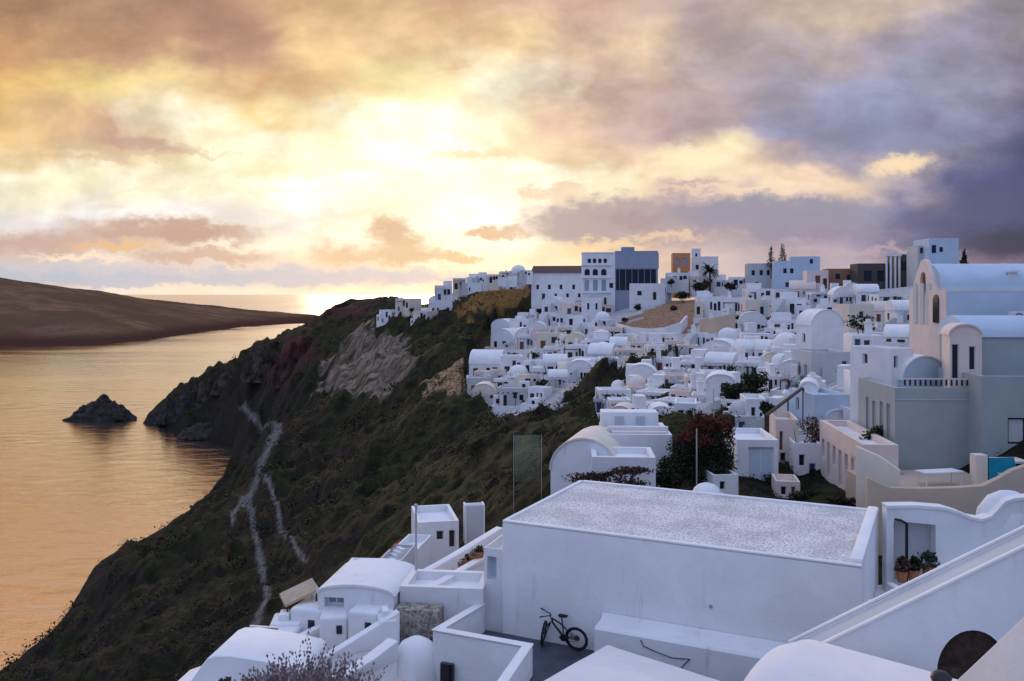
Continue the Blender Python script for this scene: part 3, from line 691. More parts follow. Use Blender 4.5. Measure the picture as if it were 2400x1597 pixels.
def house(loc, rz, w, d, h, label, group=None, roof='flat', front=(), left=(), right=(), mat='white_plaster', roofmat=None, name='white_house', cat='house', down=3.0,
          frame='white_paint', leafs=None, rise=None, far=False, rec=0.18, extras=None):
    """front face at y=0 looking to -y, x from -w/2 to w/2. openings: (kind, u0, u1, v0, v1, leaf material)"""
    e = empty(name, loc, rz, label, cat, group)
    mb = MB(); hw = w / 2
    pick = lambda L: [q[1:5] for q in L]
    V_ = Vector
    sides = [((-hw, 0, -down), (1, 0, 0), (0, -1, 0), w, front), ((-hw, d, -down), (0, -1, 0), (-1, 0, 0), d, left), ((hw, 0, -down), (0, 1, 0), (1, 0, 0), d, right), ((hw, d, -down), (-1, 0, 0), (0, 1, 0), w, ())]
    for o, ux, nn, ww, ops in sides:
        holes = [(a, b, c + down, dd + down) for a, b, c, dd in pick(ops)]
        mb.panel(o, ux, (0, 0, 1), nn, ww, h + down, holes, rec)
        for q in ops:
            op = (q[1], q[2], q[3] + down, q[4] + down)
            opening(e, q[0], o, ux, nn, op, rec, M[frame], M[q[5] if len(q) > 5 else ('glass_pane' if q[0] == 'window' else 'blue_paint')], simple_=far)
    rm = M[roofmat or mat]
    if roof == 'flat':
        t = min(0.28, w * .08); g = 0.32
        # rim of the wall round a sunken roof
        for (x0, x1, y0, y1) in ((-hw, hw, 0, t), (-hw, hw, d - t, d), (-hw, -hw + t, t, d - t), (hw - t, hw, t, d - t)):
            mb.add([(x0, y0, h), (x1, y0, h), (x1, y1, h), (x0, y1, h)], [(0, 1, 2, 3)])
        ins = [(-hw + t, t), (hw - t, t), (hw - t, d - t), (-hw + t, d - t)]
        mb.add([(x, y, h) for x, y in ins] + [(x, y, h - g) for x, y in ins], [(i, i + 4, (i + 1) % 4 + 4, (i + 1) % 4)[::-1] for i in range(4)])
        MB().add([(x, y, h - g + 0.004) for x, y in ins], [(0, 1, 2, 3)]).build('roof', rm, e)
    elif roof in ('vault', 'cross'):
        rise = rise or w * 0.36; pts = vault_pts(w, h, rise); n = len(pts)
        for yy in (0.0, d): mb.add([(x, yy, z) for x, z in pts], [tuple(range(n))[::(1 if yy else -1)]])
        po = vault_pts(w + 0.16, h - 0.05, rise + 0.12); vs = [(x, -0.06, z) for x, z in po] + [(x, d + 0.06, z) for x, z in po]
        pi_ = vault_pts(w, h - 0.05, rise + 0.03); vs += [(x, -0.06, z) for x, z in pi_] + [(x, d + 0.06, z) for x, z in pi_]
        fs = [(i, i + 1, n + i + 1, n + i)[::-1] for i in range(n - 1)] + [(2 * n + i, 2 * n + i + 1, i + 1, i)[::-1] for i in range(n - 1)] + [(n + i, n + i + 1, 3 * n + i + 1, 3 * n + i)[::-1] for i in range(n - 1)]
        r_ = MB().add(vs, fs).build('roof', rm, e, smooth=True)
    elif roof == 'side_vault':          # barrel lying along the front
        rise = rise or d * 0.36; n = 13
        pts = [(d / 2 - math.cos(math.pi * i / (n - 1)) * d / 2, h + math.sin(math.pi * i / (n - 1)) * rise) for i in range(n)]
        for xx in (-hw, hw): mb.add([(xx, y, z) for y, z in pts], [tuple(range(n))[::(1 if xx < 0 else -1)]])
        po = [(d / 2 - math.cos(math.pi * i / (n - 1)) * (d / 2 + .08), h - 0.05 + math.sin(math.pi * i / (n - 1)) * (rise + .12)) for i in range(n)]
        vs = [(-hw - .06, y, z) for y, z in po] + [(hw + .06, y, z) for y, z in po]
        MB().add(vs, [(i, i + 1, n + i + 1, n + i) for i in range(n - 1)] + [tuple(range(n))[::-1], tuple(range(n, 2 * n))]).build('roof', rm, e, smooth=True)
    elif roof == 'dome':
        mb.add([(-hw, 0, h), (hw, 0, h), (hw, d, h), (-hw, d, h)], [(0, 1, 2, 3)])
        rad = min(w, d) * 0.46; prof = [(rad, -0.05), (rad, rad * .18)] + [(rad * math.cos(a), rad * .18 + rad * .9 * math.sin(a)) for a in np.linspace(0.05, math.pi / 2, 9)]
        MB().lathe(prof, (0, d / 2, h)).build('dome', rm, e, smooth=True)
    elif roof == 'slope':               # low mono pitch with an overhang
        mb.add([(-hw, 0, h), (hw, 0, h), (hw, d, h), (-hw, d, h)], [(0, 1, 2, 3)])
        MB().add([(-hw - .3, -.4, h), (hw + .3, -.4, h), (hw + .3, d + .2, h + d * .28), (-hw - .3, d + .2, h + d * .28), (-hw - .3, -.4, h + .2), (hw + .3, -.4, h + .2), (hw + .3, d + .2, h + d * .28 + .2), (-hw - .3, d + .2, h + d * .28 + .2)],
                 [(0,3,2,1),(4,5,6,7),(0,1,5,4),(1,2,6,5),(2,3,7,6),(3,0,4,7)]).build('roof', rm, e)
    if extras: extras(e, w, d, h)
    mb.build('wall', M[mat], e)
    return e
def face_house(x0, x1, yt, yb, Y, d, label, rz=0.0, **k):
    """a house whose front spans a photograph rectangle at distance Y"""
    c = at((x0 + x1) / 2, yb, Y); w = (x1 - x0) * Y / F; h = (yb - yt) * Y / F
    return house(c, rz, w, d, h, label, **k), w, h
def O(kind, u, w, v0, v1, leaf=None):
    return (kind, u - w / 2, u + w / 2, v0, v1) + ((leaf,) if leaf else ())
# ------------------------------------------------------------------ terraces of the far town
ORD = ['leftmost', 'second', 'third', 'fourth', 'fifth', 'sixth', 'seventh', 'eighth', 'ninth', 'tenth', 'eleventh', 'twelfth', 'thirteenth', 'fourteenth', 'fifteenth', 'sixteenth', 'seventeenth', 'eighteenth']
ROWS = [  # description, outline of the ground line, visible height, mean width, start
 ('on the town\'s far left tip', [(868,748),(985,748)], 30, 40),
 ('climbing the far headland skyline', [(985,735),(1020,705),(1065,735)], 36, 34),
 ('stepping up the headland ridge', [(1000,700),(1050,668),(1110,672),(1150,664)], 28, 36),
 ('behind the rust coloured scrub', [(1150,690),(1230,686)], 44, 42),
 ('on the skyline behind the long house', [(1090,655),(1180,640),(1215,636)], 16, 34),
 ('just under the tall arcaded hotel', [(1245,722),(1330,724),(1410,734)], 32, 44),
 ('second terrace under the arcaded hotel', [(1190,748),(1300,748),(1400,758)], 28, 50),
 ('at the upper left of the bank', [(1128,778),(1250,775),(1400,784)], 32, 48),
 ('on the terrace below the earth bank', [(1122,805),(1250,802),(1400,808),(1570,800)], 30, 54),
 ('second terrace below the earth bank', [(1250,832),(1400,836),(1560,822)], 32, 56),
 ('above the left cliff edge', [(1078,868),(1180,866),(1330,864),(1480,852)], 38, 56),
 ('on the terrace above the pale walkway', [(1075,905),(1170,905),(1300,892),(1440,878)], 38, 58),
 ('at the town\'s lowest left corner', [(1085,940),(1170,938),(1260,930)], 38, 56),
 ('right of the earth bank', [(1600,736),(1700,738),(1830,744)], 48, 60),
 ('second row right of the earth bank', [(1615,768),(1720,768),(1830,775)], 30, 52),
 ('below the plaster bank wall', [(1580,800),(1700,800),(1830,806)], 34, 58),
 ('middle terrace right of the walkway', [(1560,832),(1680,832),(1800,838)], 34, 60),
 ('first row above the walkway wall', [(1500,866),(1600,866),(1680,868),(1800,872)], 36, 64),
 ('beside the middle of the walkway', [(1440,900),(1540,898),(1650,900)], 36, 62),
 ('behind the roof terrace with pink band', [(1380,935),(1470,932),(1560,930)], 36, 62),
 ('beneath the skyline palm', [(1540,655),(1640,660),(1730,664)], 22, 46),
 ('under the two cypresses', [(1720,690),(1800,690),(1860,692)], 32, 46),
 ('left of the pale chapel', [(1870,700),(1960,700),(2090,704)], 34, 50),
 ('below the brown skyline house', [(1880,735),(1950,738)], 34, 46),
 ('left of the arched chapel wing', [(2010,748),(2090,752)], 40, 44),
 ('in the gaps of the upper left terraces', [(1140,792),(1260,790),(1400,795)], 26, 40),
 ('in the gaps under the earth bank', [(1270,818),(1420,820),(1550,812)], 26, 42),
 ('between the two lower left terraces', [(1090,888),(1200,885),(1300,878),(1460,866)], 28, 44),
 ('on the strip right of the walkway top', [(1570,850),(1680,850),(1830,856)], 28, 46),
 ('in the lanes left of the round trees', [(1470,884),(1560,882),(1650,884)], 28, 46),
 ('at the foot of the walkway', [(1400,918),(1500,915),(1620,918)], 28, 46),
 ('just behind the pink band terrace', [(1365,955),(1450,952),(1560,952)], 30, 52),
 ('left of the creeper tree top', [(1400,978),(1490,975),(1560,972)], 30, 48),
 ('beneath the right skyline', [(1610,715),(1720,712),(1850,718)], 26, 44),
 ('under the salmon coloured house', [(1790,672),(1880,676),(1980,680)], 20, 40),
 ('in the hollow left of the big vault', [(1720,790),(1780,790),(1830,792)], 30, 44),
 ('right of the big vault', [(1955,790),(2010,790),(2060,792)], 26, 40),
 ('above the street of pinkish fronts', [(1870,935),(1930,930),(2000,925)], 30, 44),
 ('between the round trees and big vault', [(1790,872),(1850,872),(1900,876)], 34, 50),
 ('left below the big vault', [(1740,830),(1800,832),(1860,835)], 30, 46),
 ('beside the wooden beam', [(1640,965),(1700,968)], 40, 50),
 ('between the lilac house and the street', [(1792,1015),(1880,1010)], 44, 50),
 ('directly behind the lilac house', [(1685,1002),(1800,992)], 46, 54),
 ('just above the red creeper tree', [(1590,935),(1680,930),(1760,932)], 36, 50),
 ('above the dark street vine', [(1800,952),(1880,945),(1930,948)], 40, 48),
 ('behind the street house roof line', [(1900,990),(1990,985)], 44, 46),
 ('right above the creeper and beam', [(1760,900),(1830,905)], 34, 44),
 ('behind the arcaded hotel skyline', [(1150,640),(1215,632)], 14, 30),
]
def annexes(e, w, d, h):
    """what grows on such a house: a lean-to, an outside stair, a terrace with its low wall, a hut on the roof"""
    hw = w / 2; r = random.random
    if r() < .48:
        s_ = random.choice((-1, 1)); aw = w * random.uniform(.25, .5); ah = h * random.uniform(.45, .8); x = s_ * (hw - aw / 2 + random.uniform(-.1, .5) * aw)
        mb = MB().box(x - aw / 2, x + aw / 2, -random.uniform(.8, 1.8), -.01, -2.5, ah)
        if r() < .5: mb.box(x - aw * .15, x + aw * .15, -.012, .2, ah + .003, ah + .5)
        if ah > 1.3: MB().box(x - aw * .28, x - aw * .28 + min(.7, aw * .4), mb.v[0][1] - .04, mb.v[0][1] + .05, ah * .3, ah * .72).build('window', M['glass_pane'], e)
        mb.build('annex', M[random.choice(('white_plaster', 'white_plaster', 'cream_plaster', 'grey_plaster'))], e)
    if r() < .65:
        y = -random.uniform(1.6, 3.0); x0 = -hw * random.uniform(.6, 1.25); x1 = hw * random.uniform(.6, 1.25)
        MB().box(x0, x1, y - .25, y, -2.6, .42).box(x0 - .25, x0 - .002, y, -.02, -2.6, .4).build('terrace_wall', M[random.choice(('white_plaster', 'bright_plaster', 'white_plaster', 'pink_plaster'))], e)
    if r() < .40:
        n = 8; sx = random.choice((-1, 1)); mb = MB()
        for i in range(n): 
            xa = sx * (hw * .2 + i * .3); mb.box(min(xa, xa + sx * .3), max(xa, xa + sx * .3), -1.35, -.5, -2, h * (1 - i / n))
        mb.build('stair', M['grey_plaster'], e)
    if r() < .35:
        ww = w * random.uniform(.3, .55); x = random.uniform(-.3, .3) * w
        MB().box(x - ww / 2, x + ww / 2, d * .4, d * .95, h - .4, h + random.uniform(.8, 1.7)).build('roof_hut', M['white_plaster'], e)
    if r() < .36:
        y = -1.5; mb = MB()
        for x in (-hw * .8, hw * .3): mb.tube((x, y, 0), (x, y, h * .72), .06, n=5)
        for k in range(5): mb.box(-hw * .9 + k * hw * .32, -hw * .9 + k * hw * .32 + .14, y - .15, .05, h * .74, h * .78)
        mb.build('pergola_frame', M['dark_wood'], e)
def row_houses():
    for desc, line, hD, wD in ROWS:
        xs = [p[0] for p in line]; ys_ = [p[1] for p in line]
        x = xs[0]; spots = []
        while x < xs[-1] - wD * .35:
            w = wD * random.uniform(0.72, 1.35); cx = x + w / 2; spots.append((cx, w)); x += w * random.uniform(0.92, 1.12)
        for i, (cx, wd) in enumerate(spots):
            by = float(np.interp(cx, xs, ys_)) + random.uniform(-4, 4)
            p = hit(cx, by, 40)
            if p is None: 
                Y = 300 if cx < 1300 else 240
                p = at(cx, by, Y)
            p.z = max(p.z, float(ground_z(np.array(p.x), np.array(p.y)))) - .1
            Y = p.y; s = Y / F
            w = wd * s; h = hD * s * random.uniform(0.82, 1.25); d = max(3.0, w * random.uniform(.8, 1.2))
            roof = random.choices(['flat', 'vault', 'side_vault', 'dome'], [.72, .15, .09, .04])[0]
            if roof in ('vault', 'side_vault'): h *= 0.78
            if roof == 'dome': h *= 0.8
            mat = random.choices(['white_plaster', 'bright_plaster', 'cream_plaster', 'pink_plaster', 'grey_plaster'], [.62, .14, .09, .09, .06])[0]
            leafc, leafn = random.choices([('blue_paint', 'blue'), ('brown_paint', 'brown'), ('dark_wood', 'dark'), ('glass_pane', 'glazed')], [.3, .2, .3, .2])[0]
            ops = []; lops = []
            u = w * random.uniform(.2, .36); dh = min(h * .74, 2.1)
            ops.append(O('door', u, min(1.2, w * random.uniform(.18, .28)), 0.02, dh, leafc))
            nw = random.choice((1, 2)) if w < 3.2 else random.choice((2, 2, 3))
            for k in range(nw):
                uu = w * (0.5 + 0.42 * (k + .5) / nw); v0 = h * random.uniform(.26, .46); ops.append(O('window', uu, random.uniform(.22, .40) * w / nw, v0, v0 + h * random.uniform(.30, .46)))
            if random.random() < .75: lops.append(O('window', d * .35, min(.9, d * .26), h * .34, h * .78))
            if random.random() < .5: lops.append(O('door', d * .7, min(.9, d * .22), 0.02, dh * .95, leafc))
            colr = {'white_plaster': 'white', 'bright_plaster': 'bright white', 'cream_plaster': 'cream', 'pink_plaster': 'pinkish', 'grey_plaster': 'grey'}[mat]
            shape = {'flat': 'flat-roofed', 'vault': 'vaulted', 'side_vault': 'barrel-roofed', 'dome': 'domed'}[roof]
            o_ = 'rightmost' if i == len(spots) - 1 and i > 0 else ORD[i] + (' from left' if i else '')
            label = f'{shape} {colr} house, {o_} of those {desc}'
            if len(label.split()) > 16: label = f'{shape} house, {o_} of those {desc}'
            house(p, R(random.uniform(-38, 6)), w, d, h, label, group='white houses on the terraces', roof=roof, front=ops, left=lops, mat=mat, down=2.5, far=True, rec=0.15, extras=annexes)
            if i == len(spots) // 2 and hD > 22:
                bl = p + Vector((w * .5, -2.2, 0)); br = random.uniform(1.0, 2.0)
                bush(bl, br, br * .9, f'dark bush in front of the houses {desc}', random.choice(('leaf_dark', 'leaf_green', 'leaf_dark')), n=260, leaf=br * .14)
            # little things on roofs and terraces
            if random.random() < .30:
                ch = MB().box(-.3, .3, -.3, .3, -.6, 1.0).box(-.38, .38, -.38, .38, 1.002, 1.12).box(-.2, .2, -.2, .2, 1.122, 1.4)
                q = p + Vector((random.uniform(-.2, .3) * w, d * .6, h if roof == 'flat' else h * .9))
                tag(ch.build('chimney', M['white_plaster'], loc=q), f'small chimney, {o_.replace(" from left", "")} house {desc}', 'chimney', 'chimneys of the terrace houses')
row_houses()

def ground_wall(label, pts, h, t=0.35, mat='white_plaster', name='retaining_wall', cat='wall', group='terrace walls', ymin=40, lift=0.0, down=2.0):
    P = [hit(x, y, ymin) for x, y in pts]; P = [p for p in P if p is not None]
    mb = MB(); L = []; 
    for i, p in enumerate(P):
        a = P[max(0, i - 1)]; b = P[min(len(P) - 1, i + 1)]; dv_ = Vector((b.x - a.x, b.y - a.y, 0)).normalized(); n = Vector((-dv_.y, dv_.x, 0)) * t / 2
        L.append((p + n, p - n, p.z + lift))
    o = P[0].copy(); n = len(L); vs = []
    for a, b, z in L: vs += [(a.x - o.x, a.y - o.y, z - down - o.z), (b.x - o.x, b.y - o.y, z - down - o.z), (b.x - o.x, b.y - o.y, z + h - o.z), (a.x - o.x, a.y - o.y, z + h - o.z)]
    fs = []
    for i in range(n - 1):
        k = i * 4
        fs += [(k + j, k + 4 + j, k + 4 + (j + 1) % 4, k + (j + 1) % 4) for j in range(4)]
    fs += [(3, 2, 1, 0), (4 * n - 4, 4 * n - 3, 4 * n - 2, 4 * n - 1)]
    mb.add(vs, fs)
    w = mb.build(name, M[mat], loc=o)
    bm = bmesh.new(); bm.from_mesh(w.data); bmesh.ops.recalc_face_normals(bm, faces=bm.faces[:]); bm.to_mesh(w.data); bm.free()
    return tag(w, label, cat, group)
ground_wall('curved white retaining wall holding up the ochre earth bank', [(1418,768),(1450,778),(1490,783),(1530,780),(1565,770),(1580,752)], 2.4)
ground_wall('tan plaster wall right of the earth bank foot', [(1612,795),(1650,792),(1690,786)], 4.4, mat='tan_plaster')
ground_wall('long pale walkway parapet climbing right from the green slope', [(1262,955),(1330,930),(1400,905),(1450,885),(1500,858),(1560,828)], 0.9)
ground_wall('lower parapet on the far side of the long pale walkway', [(1345,955),(1400,928),(1450,905),(1510,872),(1575,835)], 0.8)
ground_wall('white parapet along the left cliff edge of the town', [(1072,880),(1090,905),(1085,940),(1095,965)], 1.0)
ground_wall('white terrace wall under the vaulted terrace houses, left of the walkway', [(1110,880),(1200,878),(1300,874)], 1.2)
ground_wall('white terrace wall above the upper left cliff edge', [(1125,815),(1200,814),(1260,812),(1330,812)], 1.1)
ground_wall('stepped white wall right of the walkway foot', [(1400,945),(1480,942),(1560,940)], 1.0)
ground_wall('low white wall in the middle of the right terraces', [(1600,845),(1680,846),(1760,850)], 1.0)

# ------------------------------------------------------------------ landmarks on the skyline
def arch_window(parent, x, z, w, h, y=0.0, mat='glass_pane', name='window'):
    pts = [(x - w / 2, z), (x + w / 2, z), (x + w / 2, z + h - w / 2)] + [(x + math.cos(a) * w / 2, z + h - w / 2 + math.sin(a) * w / 2) for a in np.linspace(0.3, math.pi - .3, 6)] + [(x - w / 2, z + h - w / 2)]
    o = MB().prism(pts, y - 0.05, y + 0.05).build(name, M[mat], parent)
    return o
def hotel():
    Y = 250; s = Y / F
    c = at(1377, 722, Y); w = 76 * s; h = (722 - 583) * s; d = 10.0
    e, rz = empty('hotel', c, R(-4), 'tall white arcaded hotel with slate side wall on the skyline', 'hotel'), 0
    hw = w / 2
    MB().box(-hw, hw, 0, d, -6, h).build('wall', M['white_plaster'], e)
    MB().box(-hw - .1, hw + .1, -.12, d, h, h + .35).build('parapet', M['white_plaster'], e)
    # window rows: small squares, twin arches, tall arches, doors
    for x in (-2.6, -1.1, .4, 1.9): MB().box(x - .45, x + .45, -.06, .06, h - 2.7, h - 1.5).build('window', M['glass_pane'], e)
    for x in (-3.2, -.9, 1.5): arch_window(e, x, h - 6.2, 1.5, 1.8)
    for x in (-3.3, -.9, 1.5): arch_window(e, x, h - 10.6, 1.3, 3.2, mat='slate_plaster')
    MB().box(3.1, 4.1, -.06, .06, h - 9.8, h - 8.4).build('window', M['glass_pane'], e)
    for x in (-1.4, 1.9): MB().box(x - .35, x + .35, -.06, .06, 2.2, 4.6).build('window', M['glass_pane'], e)
    for z in (h - 3.4, h - 7.0, h - 11.2): MB().box(-hw - .25, hw - 1.2, -.5, -.002, z, z + .18).build('balcony', M['white_plaster'], e)
    # slate wing on the right
    w2 = 98 * s
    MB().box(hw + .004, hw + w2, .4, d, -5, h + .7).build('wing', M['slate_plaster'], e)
    MB().box(hw + .3, hw + w2 - .6, .28, .42, h - 10.4, h - 4.6).build('glazed_front', M['glass_pane'], e)
    for k in range(6): MB().box(hw + 1.2 + k * 1.75, hw + 1.32 + k * 1.75, .2, .276, h - 10.4, h - 4.6).build('mullion', M['slate_plaster'], e)
    MB().box(hw, hw + w2 + .2, .1, .396, h - 4.4, h + .1).build('fascia', M['slate_plaster'], e)
    MB().box(hw + 2, hw + 5.6, 2, 7, h + .704, h + 1.9).build('roof_hut', M['slate_plaster'], e)
    face_house(1450, 1530, 652, 690, 235, 6, 'low white house with flat roof at the foot of the slate wing', R(-6), front=[O('door', 6.5, .9, 0, 2.1, 'dark_wood'), O('window', 2.5, 1.2, 1.2, 2.4)], far=True)
    face_house(1520, 1545, 640, 690, 245, 6, 'narrow white house beside the slate wing of the hotel', R(-10), front=[O('window', 1.5, .8, 2, 3.4)], far=True)
    # stepped plinth houses under the hotel
    face_house(1340, 1385, 685, 724, 244, 5, 'white base block under the arcaded hotel, left', R(-4), front=[O('window', 1.6, .6, 1.4, 3.2), O('window', 3.9, .6, 1.4, 3.2)], far=True)
hotel()
face_house(1222, 1346, 628, 690, 300, 9, 'long white house with dark tiled roof left of the hotel', R(-8), roof='slope', roofmat='tile_roof', name='tiled_house', far=True,
           front=[O('window', 2.2, .9, 3.6, 5.2), O('window', 6.2, 1.0, 3.6, 5.2), O('window', 10.2, .9, 3.6, 5.2), O('window', 14.5, .9, 3.6, 5.2), O('door', 4.2, 1.1, 0, 2.2, 'dark_wood'), O('window', 8.4, .8, .9, 2.2), O('window', 12.4, .9, .9, 2.2), O('window', 16.4, .9, .9, 2.2)])
face_house(1548, 1588, 582, 662, 255, 6, 'orange house with open loggia on the skyline', R(-6), mat='orange_plaster', name='orange_house', far=True,
           front=[O('window', 1.3, 1.3, 6.6, 8.6, 'slate_plaster'), O('window', 3.4, 1.3, 6.6, 8.6, 'slate_plaster'), O('door', 1.4, 1.0, 2.2, 4.6, 'brown_paint'), O('window', 3.5, 1.0, 3.0, 4.6), O('door', 2.4, 1.0, -.4, 1.6, 'dark_wood')])
face_house(1592, 1652, 590, 660, 262, 7, 'white flat-roofed house directly behind the skyline palm', R(-8), name='white_house', far=True, front=[O('window', 1.6, .9, 5.2, 6.6), O('window', 4.4, .9, 5.2, 6.6), O('window', 6.4, .8, 2, 3.4)])
face_house(1592, 1612, 572, 600, 263, 4, 'small white stair tower on the skyline left of the palm', R(-8), name='stair_tower', cat='tower', far=True, front=[O('window', 1.3, .6, 1.2, 2.2)])
face_house(1720, 1778, 606, 672, 225, 7, 'pale blue-grey block left of the two cypresses', R(-10), mat='grey_plaster', far=True, front=[O('window', 1.5, .8, 4.3, 5.6), O('window', 3.5, .8, 4.3, 5.6), O('window', 5.2, .8, 4.3, 5.6), O('window', 2.4, .9, 1.2, 2.6)])
face_house(1782, 1850, 600, 672, 215, 8, 'pale blue house with two windows under the cypresses', R(-12), mat='blue_plaster', far=True, front=[O('window', 2.6, .8, 4.6, 5.8), O('window', 4.2, .8, 4.6, 5.8), O('window', 3.2, 1.0, 1.2, 2.4)])
face_house(1820, 1885, 590, 612, 228, 5, 'blue upper storey set back right of the cypresses', R(-12), mat='blue_plaster', far=True, front=[O('window', 5.2, .8, .6, 1.8)])
face_house(1858, 1905, 622, 664, 190, 6, 'salmon coloured house with brown band on the skyline', R(-10), mat='pink_plaster', roofmat='brown_plaster', name='salmon_house', far=True, front=[O('window', 2.2, 1.0, 1.2, 2.8, 'brown_paint'), O('door', 3.7, .8, 0, 2.2, 'dark_wood')])
face_house(1905, 1975, 618, 655, 192, 6, 'rust brown house joined to the salmon house', R(-10), mat='brown_plaster', name='brown_house', far=True, front=[O('window', 2.2, 1.0, 1.2, 2.4), O('door', 4.6, 1.0, 0, 2.2, 'dark_wood')])
face_house(1975, 2045, 606, 660, 185, 6, 'dark flat-roofed house left of the columns', R(-6), mat='dark_plaster', name='dark_house', far=True, front=[O('window', 2.0, 1.6, 1.2, 3.4), O('window', 4.6, 1.4, 1.2, 3.4)])
face_house(2065, 2112, 585, 660, 188, 7, 'dark unfinished house under a slab roof behind the chapel', R(-6), mat='dark_plaster', roofmat='white_plaster', name='dark_house', far=True, front=[O('window', 1.4, 1.2, 3.4, 5.4), O('window', 3.2, 1.0, 3.4, 5.4)])
def colonnade():
    Y = 184; s = Y / F; c = at(2055, 662, Y)
    e = empty('colonnade', c, R(-6), 'pale open colonnade between the two dark houses', 'colonnade')
    for x in (-1.3, -.45, .45, 1.3): MB().box(x - .16, x + .16, 0, .32, -1.5, 6.6).build('column', M['white_plaster'], e)
    MB().box(-1.7, 1.7, -.1, .5, 6.604, 7.1).build('beam', M['white_plaster'], e)
colonnade()
face_house(2138, 2205, 548, 640, 175, 8, 'blue-grey cube house with white cornice behind the chapel', R(-4), mat='blue_plaster', roofmat='white_plaster', name='blue_house', far=True, front=[O('window', 1.0, .9, 5.0, 6.6), O('window', 2.4, .7, 5.2, 6.2)])
face_house(2112, 2140, 565, 640, 178, 6, 'pale narrow house left of the blue-grey cube house', R(-4), mat='grey_plaster', far=True, front=[O('window', .8, .7, 5.0, 6.2), O('window', 1.8, .6, 5.0, 6.2)])

def cypress(px, top, base, Y, label):
    c = at(px, base, Y); s = Y / F; h = (base - top) * s
    e = empty('cypress', c, 0, label, 'tree', 'two cypresses on the skyline')
    MB().tube((0, 0, -2), (0, 0, h * .8), .14, .04).build('trunk', M['bark'], e)
    cs = [(random.uniform(-.1, .1), random.uniform(-.1, .1), h * t, h * .15 * (1.15 - t) * 1.6, h * .15 * (1.15 - t) * 1.6, h * .14, 1.2 - t) for t in np.linspace(.14, .92, 8)]
    v, t = leaf_cloud(cs, 700, .16); leaf_mesh('crown', v, t, M['leaf_dark'], e)
cypress(1774, 567, 622, 222, 'left cypress standing on the skyline roofs'); cypress(1800, 560, 618, 222, 'right and taller cypress standing on the skyline roofs')
cypress(2218, 575, 612, 160, 'small dark cypress beside the blue-grey cube house')
def palm(px, yc, yb, Y, label):
    c = at(px, yb, Y); h = (yb - yc) * Y / F
    e = empty('palm_tree', c, 0, label, 'palm tree')
    mb = MB(); mb.path([(0, 0, -1), (.1, 0, h * .5), (0, 0, h)], [.35, .28, .25]); mb.build('trunk', M['bark'], e)
    vs = []; ts = []
    for i in range(46):
        a = random.uniform(0, 2 * math.pi); up = random.uniform(-.35, 1.1); L = random.uniform(2.6, 3.8)
        p = np.array([0, 0, h], float); d = np.array([math.cos(a) * math.cos(up), math.sin(a) * math.cos(up), math.sin(up)])
        for k in range(9):
            q = p + d * L / 9; d = d + np.array([0, 0, -.14]); d /= np.linalg.norm(d)
            sd_ = np.cross(d, [0, 0, 1]); sd_ /= np.linalg.norm(sd_) + 1e-6
            wd = .55 * (1 - (k / 9) ** 2) + .08
            for sg in (-1, 1):
                tip = (p + q) / 2 + sd_ * sg * wd + np.array([0, 0, -.28 * wd])
                vs += [p, q, tip, p + (tip - p) * .5]; ts += [random.random()] * 4
            p = q
    leaf_mesh('crown', np.array(vs), np.array(ts), M['leaf_dark'], e)
palm(1633, 622, 662, 235, 'dark fan palm standing alone on the skyline')

# ------------------------------------------------------------------ chapel group on the right
def chapel():
    # long barrel roofed nave, narrow gabled front looking left
    p = at(2158, 780, 62.0)
    e = empty('chapel', p, R(-4), 'large barrel-vaulted chapel with warm gabled front, upper right', 'chapel')
    s = 62 / F; h = (780 - 668) * s; L = 13.0; wd = 5.0; rise = 1.95
    # x runs along the nave, the facade is at x = 0 looking to -x
    n = 15; arc = [(wd / 2 - math.cos(math.pi * i / (n - 1)) * wd / 2, h + math.sin(math.pi * i / (n - 1)) * rise) for i in range(n)]
    mb = MB(); mb.box(.02, L, 0, wd, -6, h); mb.build('wall', M['white_plaster'], e)
    vs = [(.3, y, z) for y, z in arc] + [(L, y, z) for y, z in arc]
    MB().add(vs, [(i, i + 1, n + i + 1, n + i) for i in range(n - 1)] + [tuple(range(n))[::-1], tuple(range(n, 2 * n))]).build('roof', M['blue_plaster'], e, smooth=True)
    # facade plate: shouldered gable with an arched window hole and three tall blind arches
    cy = wd / 2
    out = [(-.15, -6), (wd + .15, -6), (wd + .15, h - .5), (wd - .5, h + .2), (wd - 1.1, h + 1.1), (cy + .8, h + 1.75), (cy + .45, h + 2.15), (cy, h + 2.3), (cy - .45, h + 2.15), (cy - .8, h + 1.75), (1.1, h + 1.1), (.5, h + .2), (-.15, h - .5)]
    hole = [(cy - .5, h - .3), (cy + .5, h - .3), (cy + .5, h + .9)] + [(cy + .5 * math.cos(a), h + .9 + .5 * math.sin(a)) for a in (.7, 1.57, 2.44)] + [(cy - .5, h + .9)]
    f = slab_holes(out, [hole], .35).build('gable_front', M['pink_plaster'], e); f.rotation_euler = (0, 0, R(-90)); f.location = (-.06, wd, 0)  # pink colour carries the sunset light this front catches
    w = MB().box(.12, .16, cy - .55, cy + .55, h - .4, h + 1.5).build('window', M['brown_paint'], e)
    for y in (1.1, 2.3, 3.6): 
        a = arch_window(e, 0, 1.0, .7, 3.0, mat='grey_plaster', name='blind_arch'); a.rotation_euler = (0, 0, R(-90)); a.location = (-.075, y + .3, 0)
    MB().box(5.0, 5.5, .3, .9, h + .3, h + 1.25).box(4.9, 5.6, .2, 1.0, h + 1.254, h + 1.4).build('roof_vent', M['white_plaster'], e)
    MB().box(.3, L, -.18, .06, h - .1, h + .12).build('cornice', M['white_plaster'], e)
chapel()
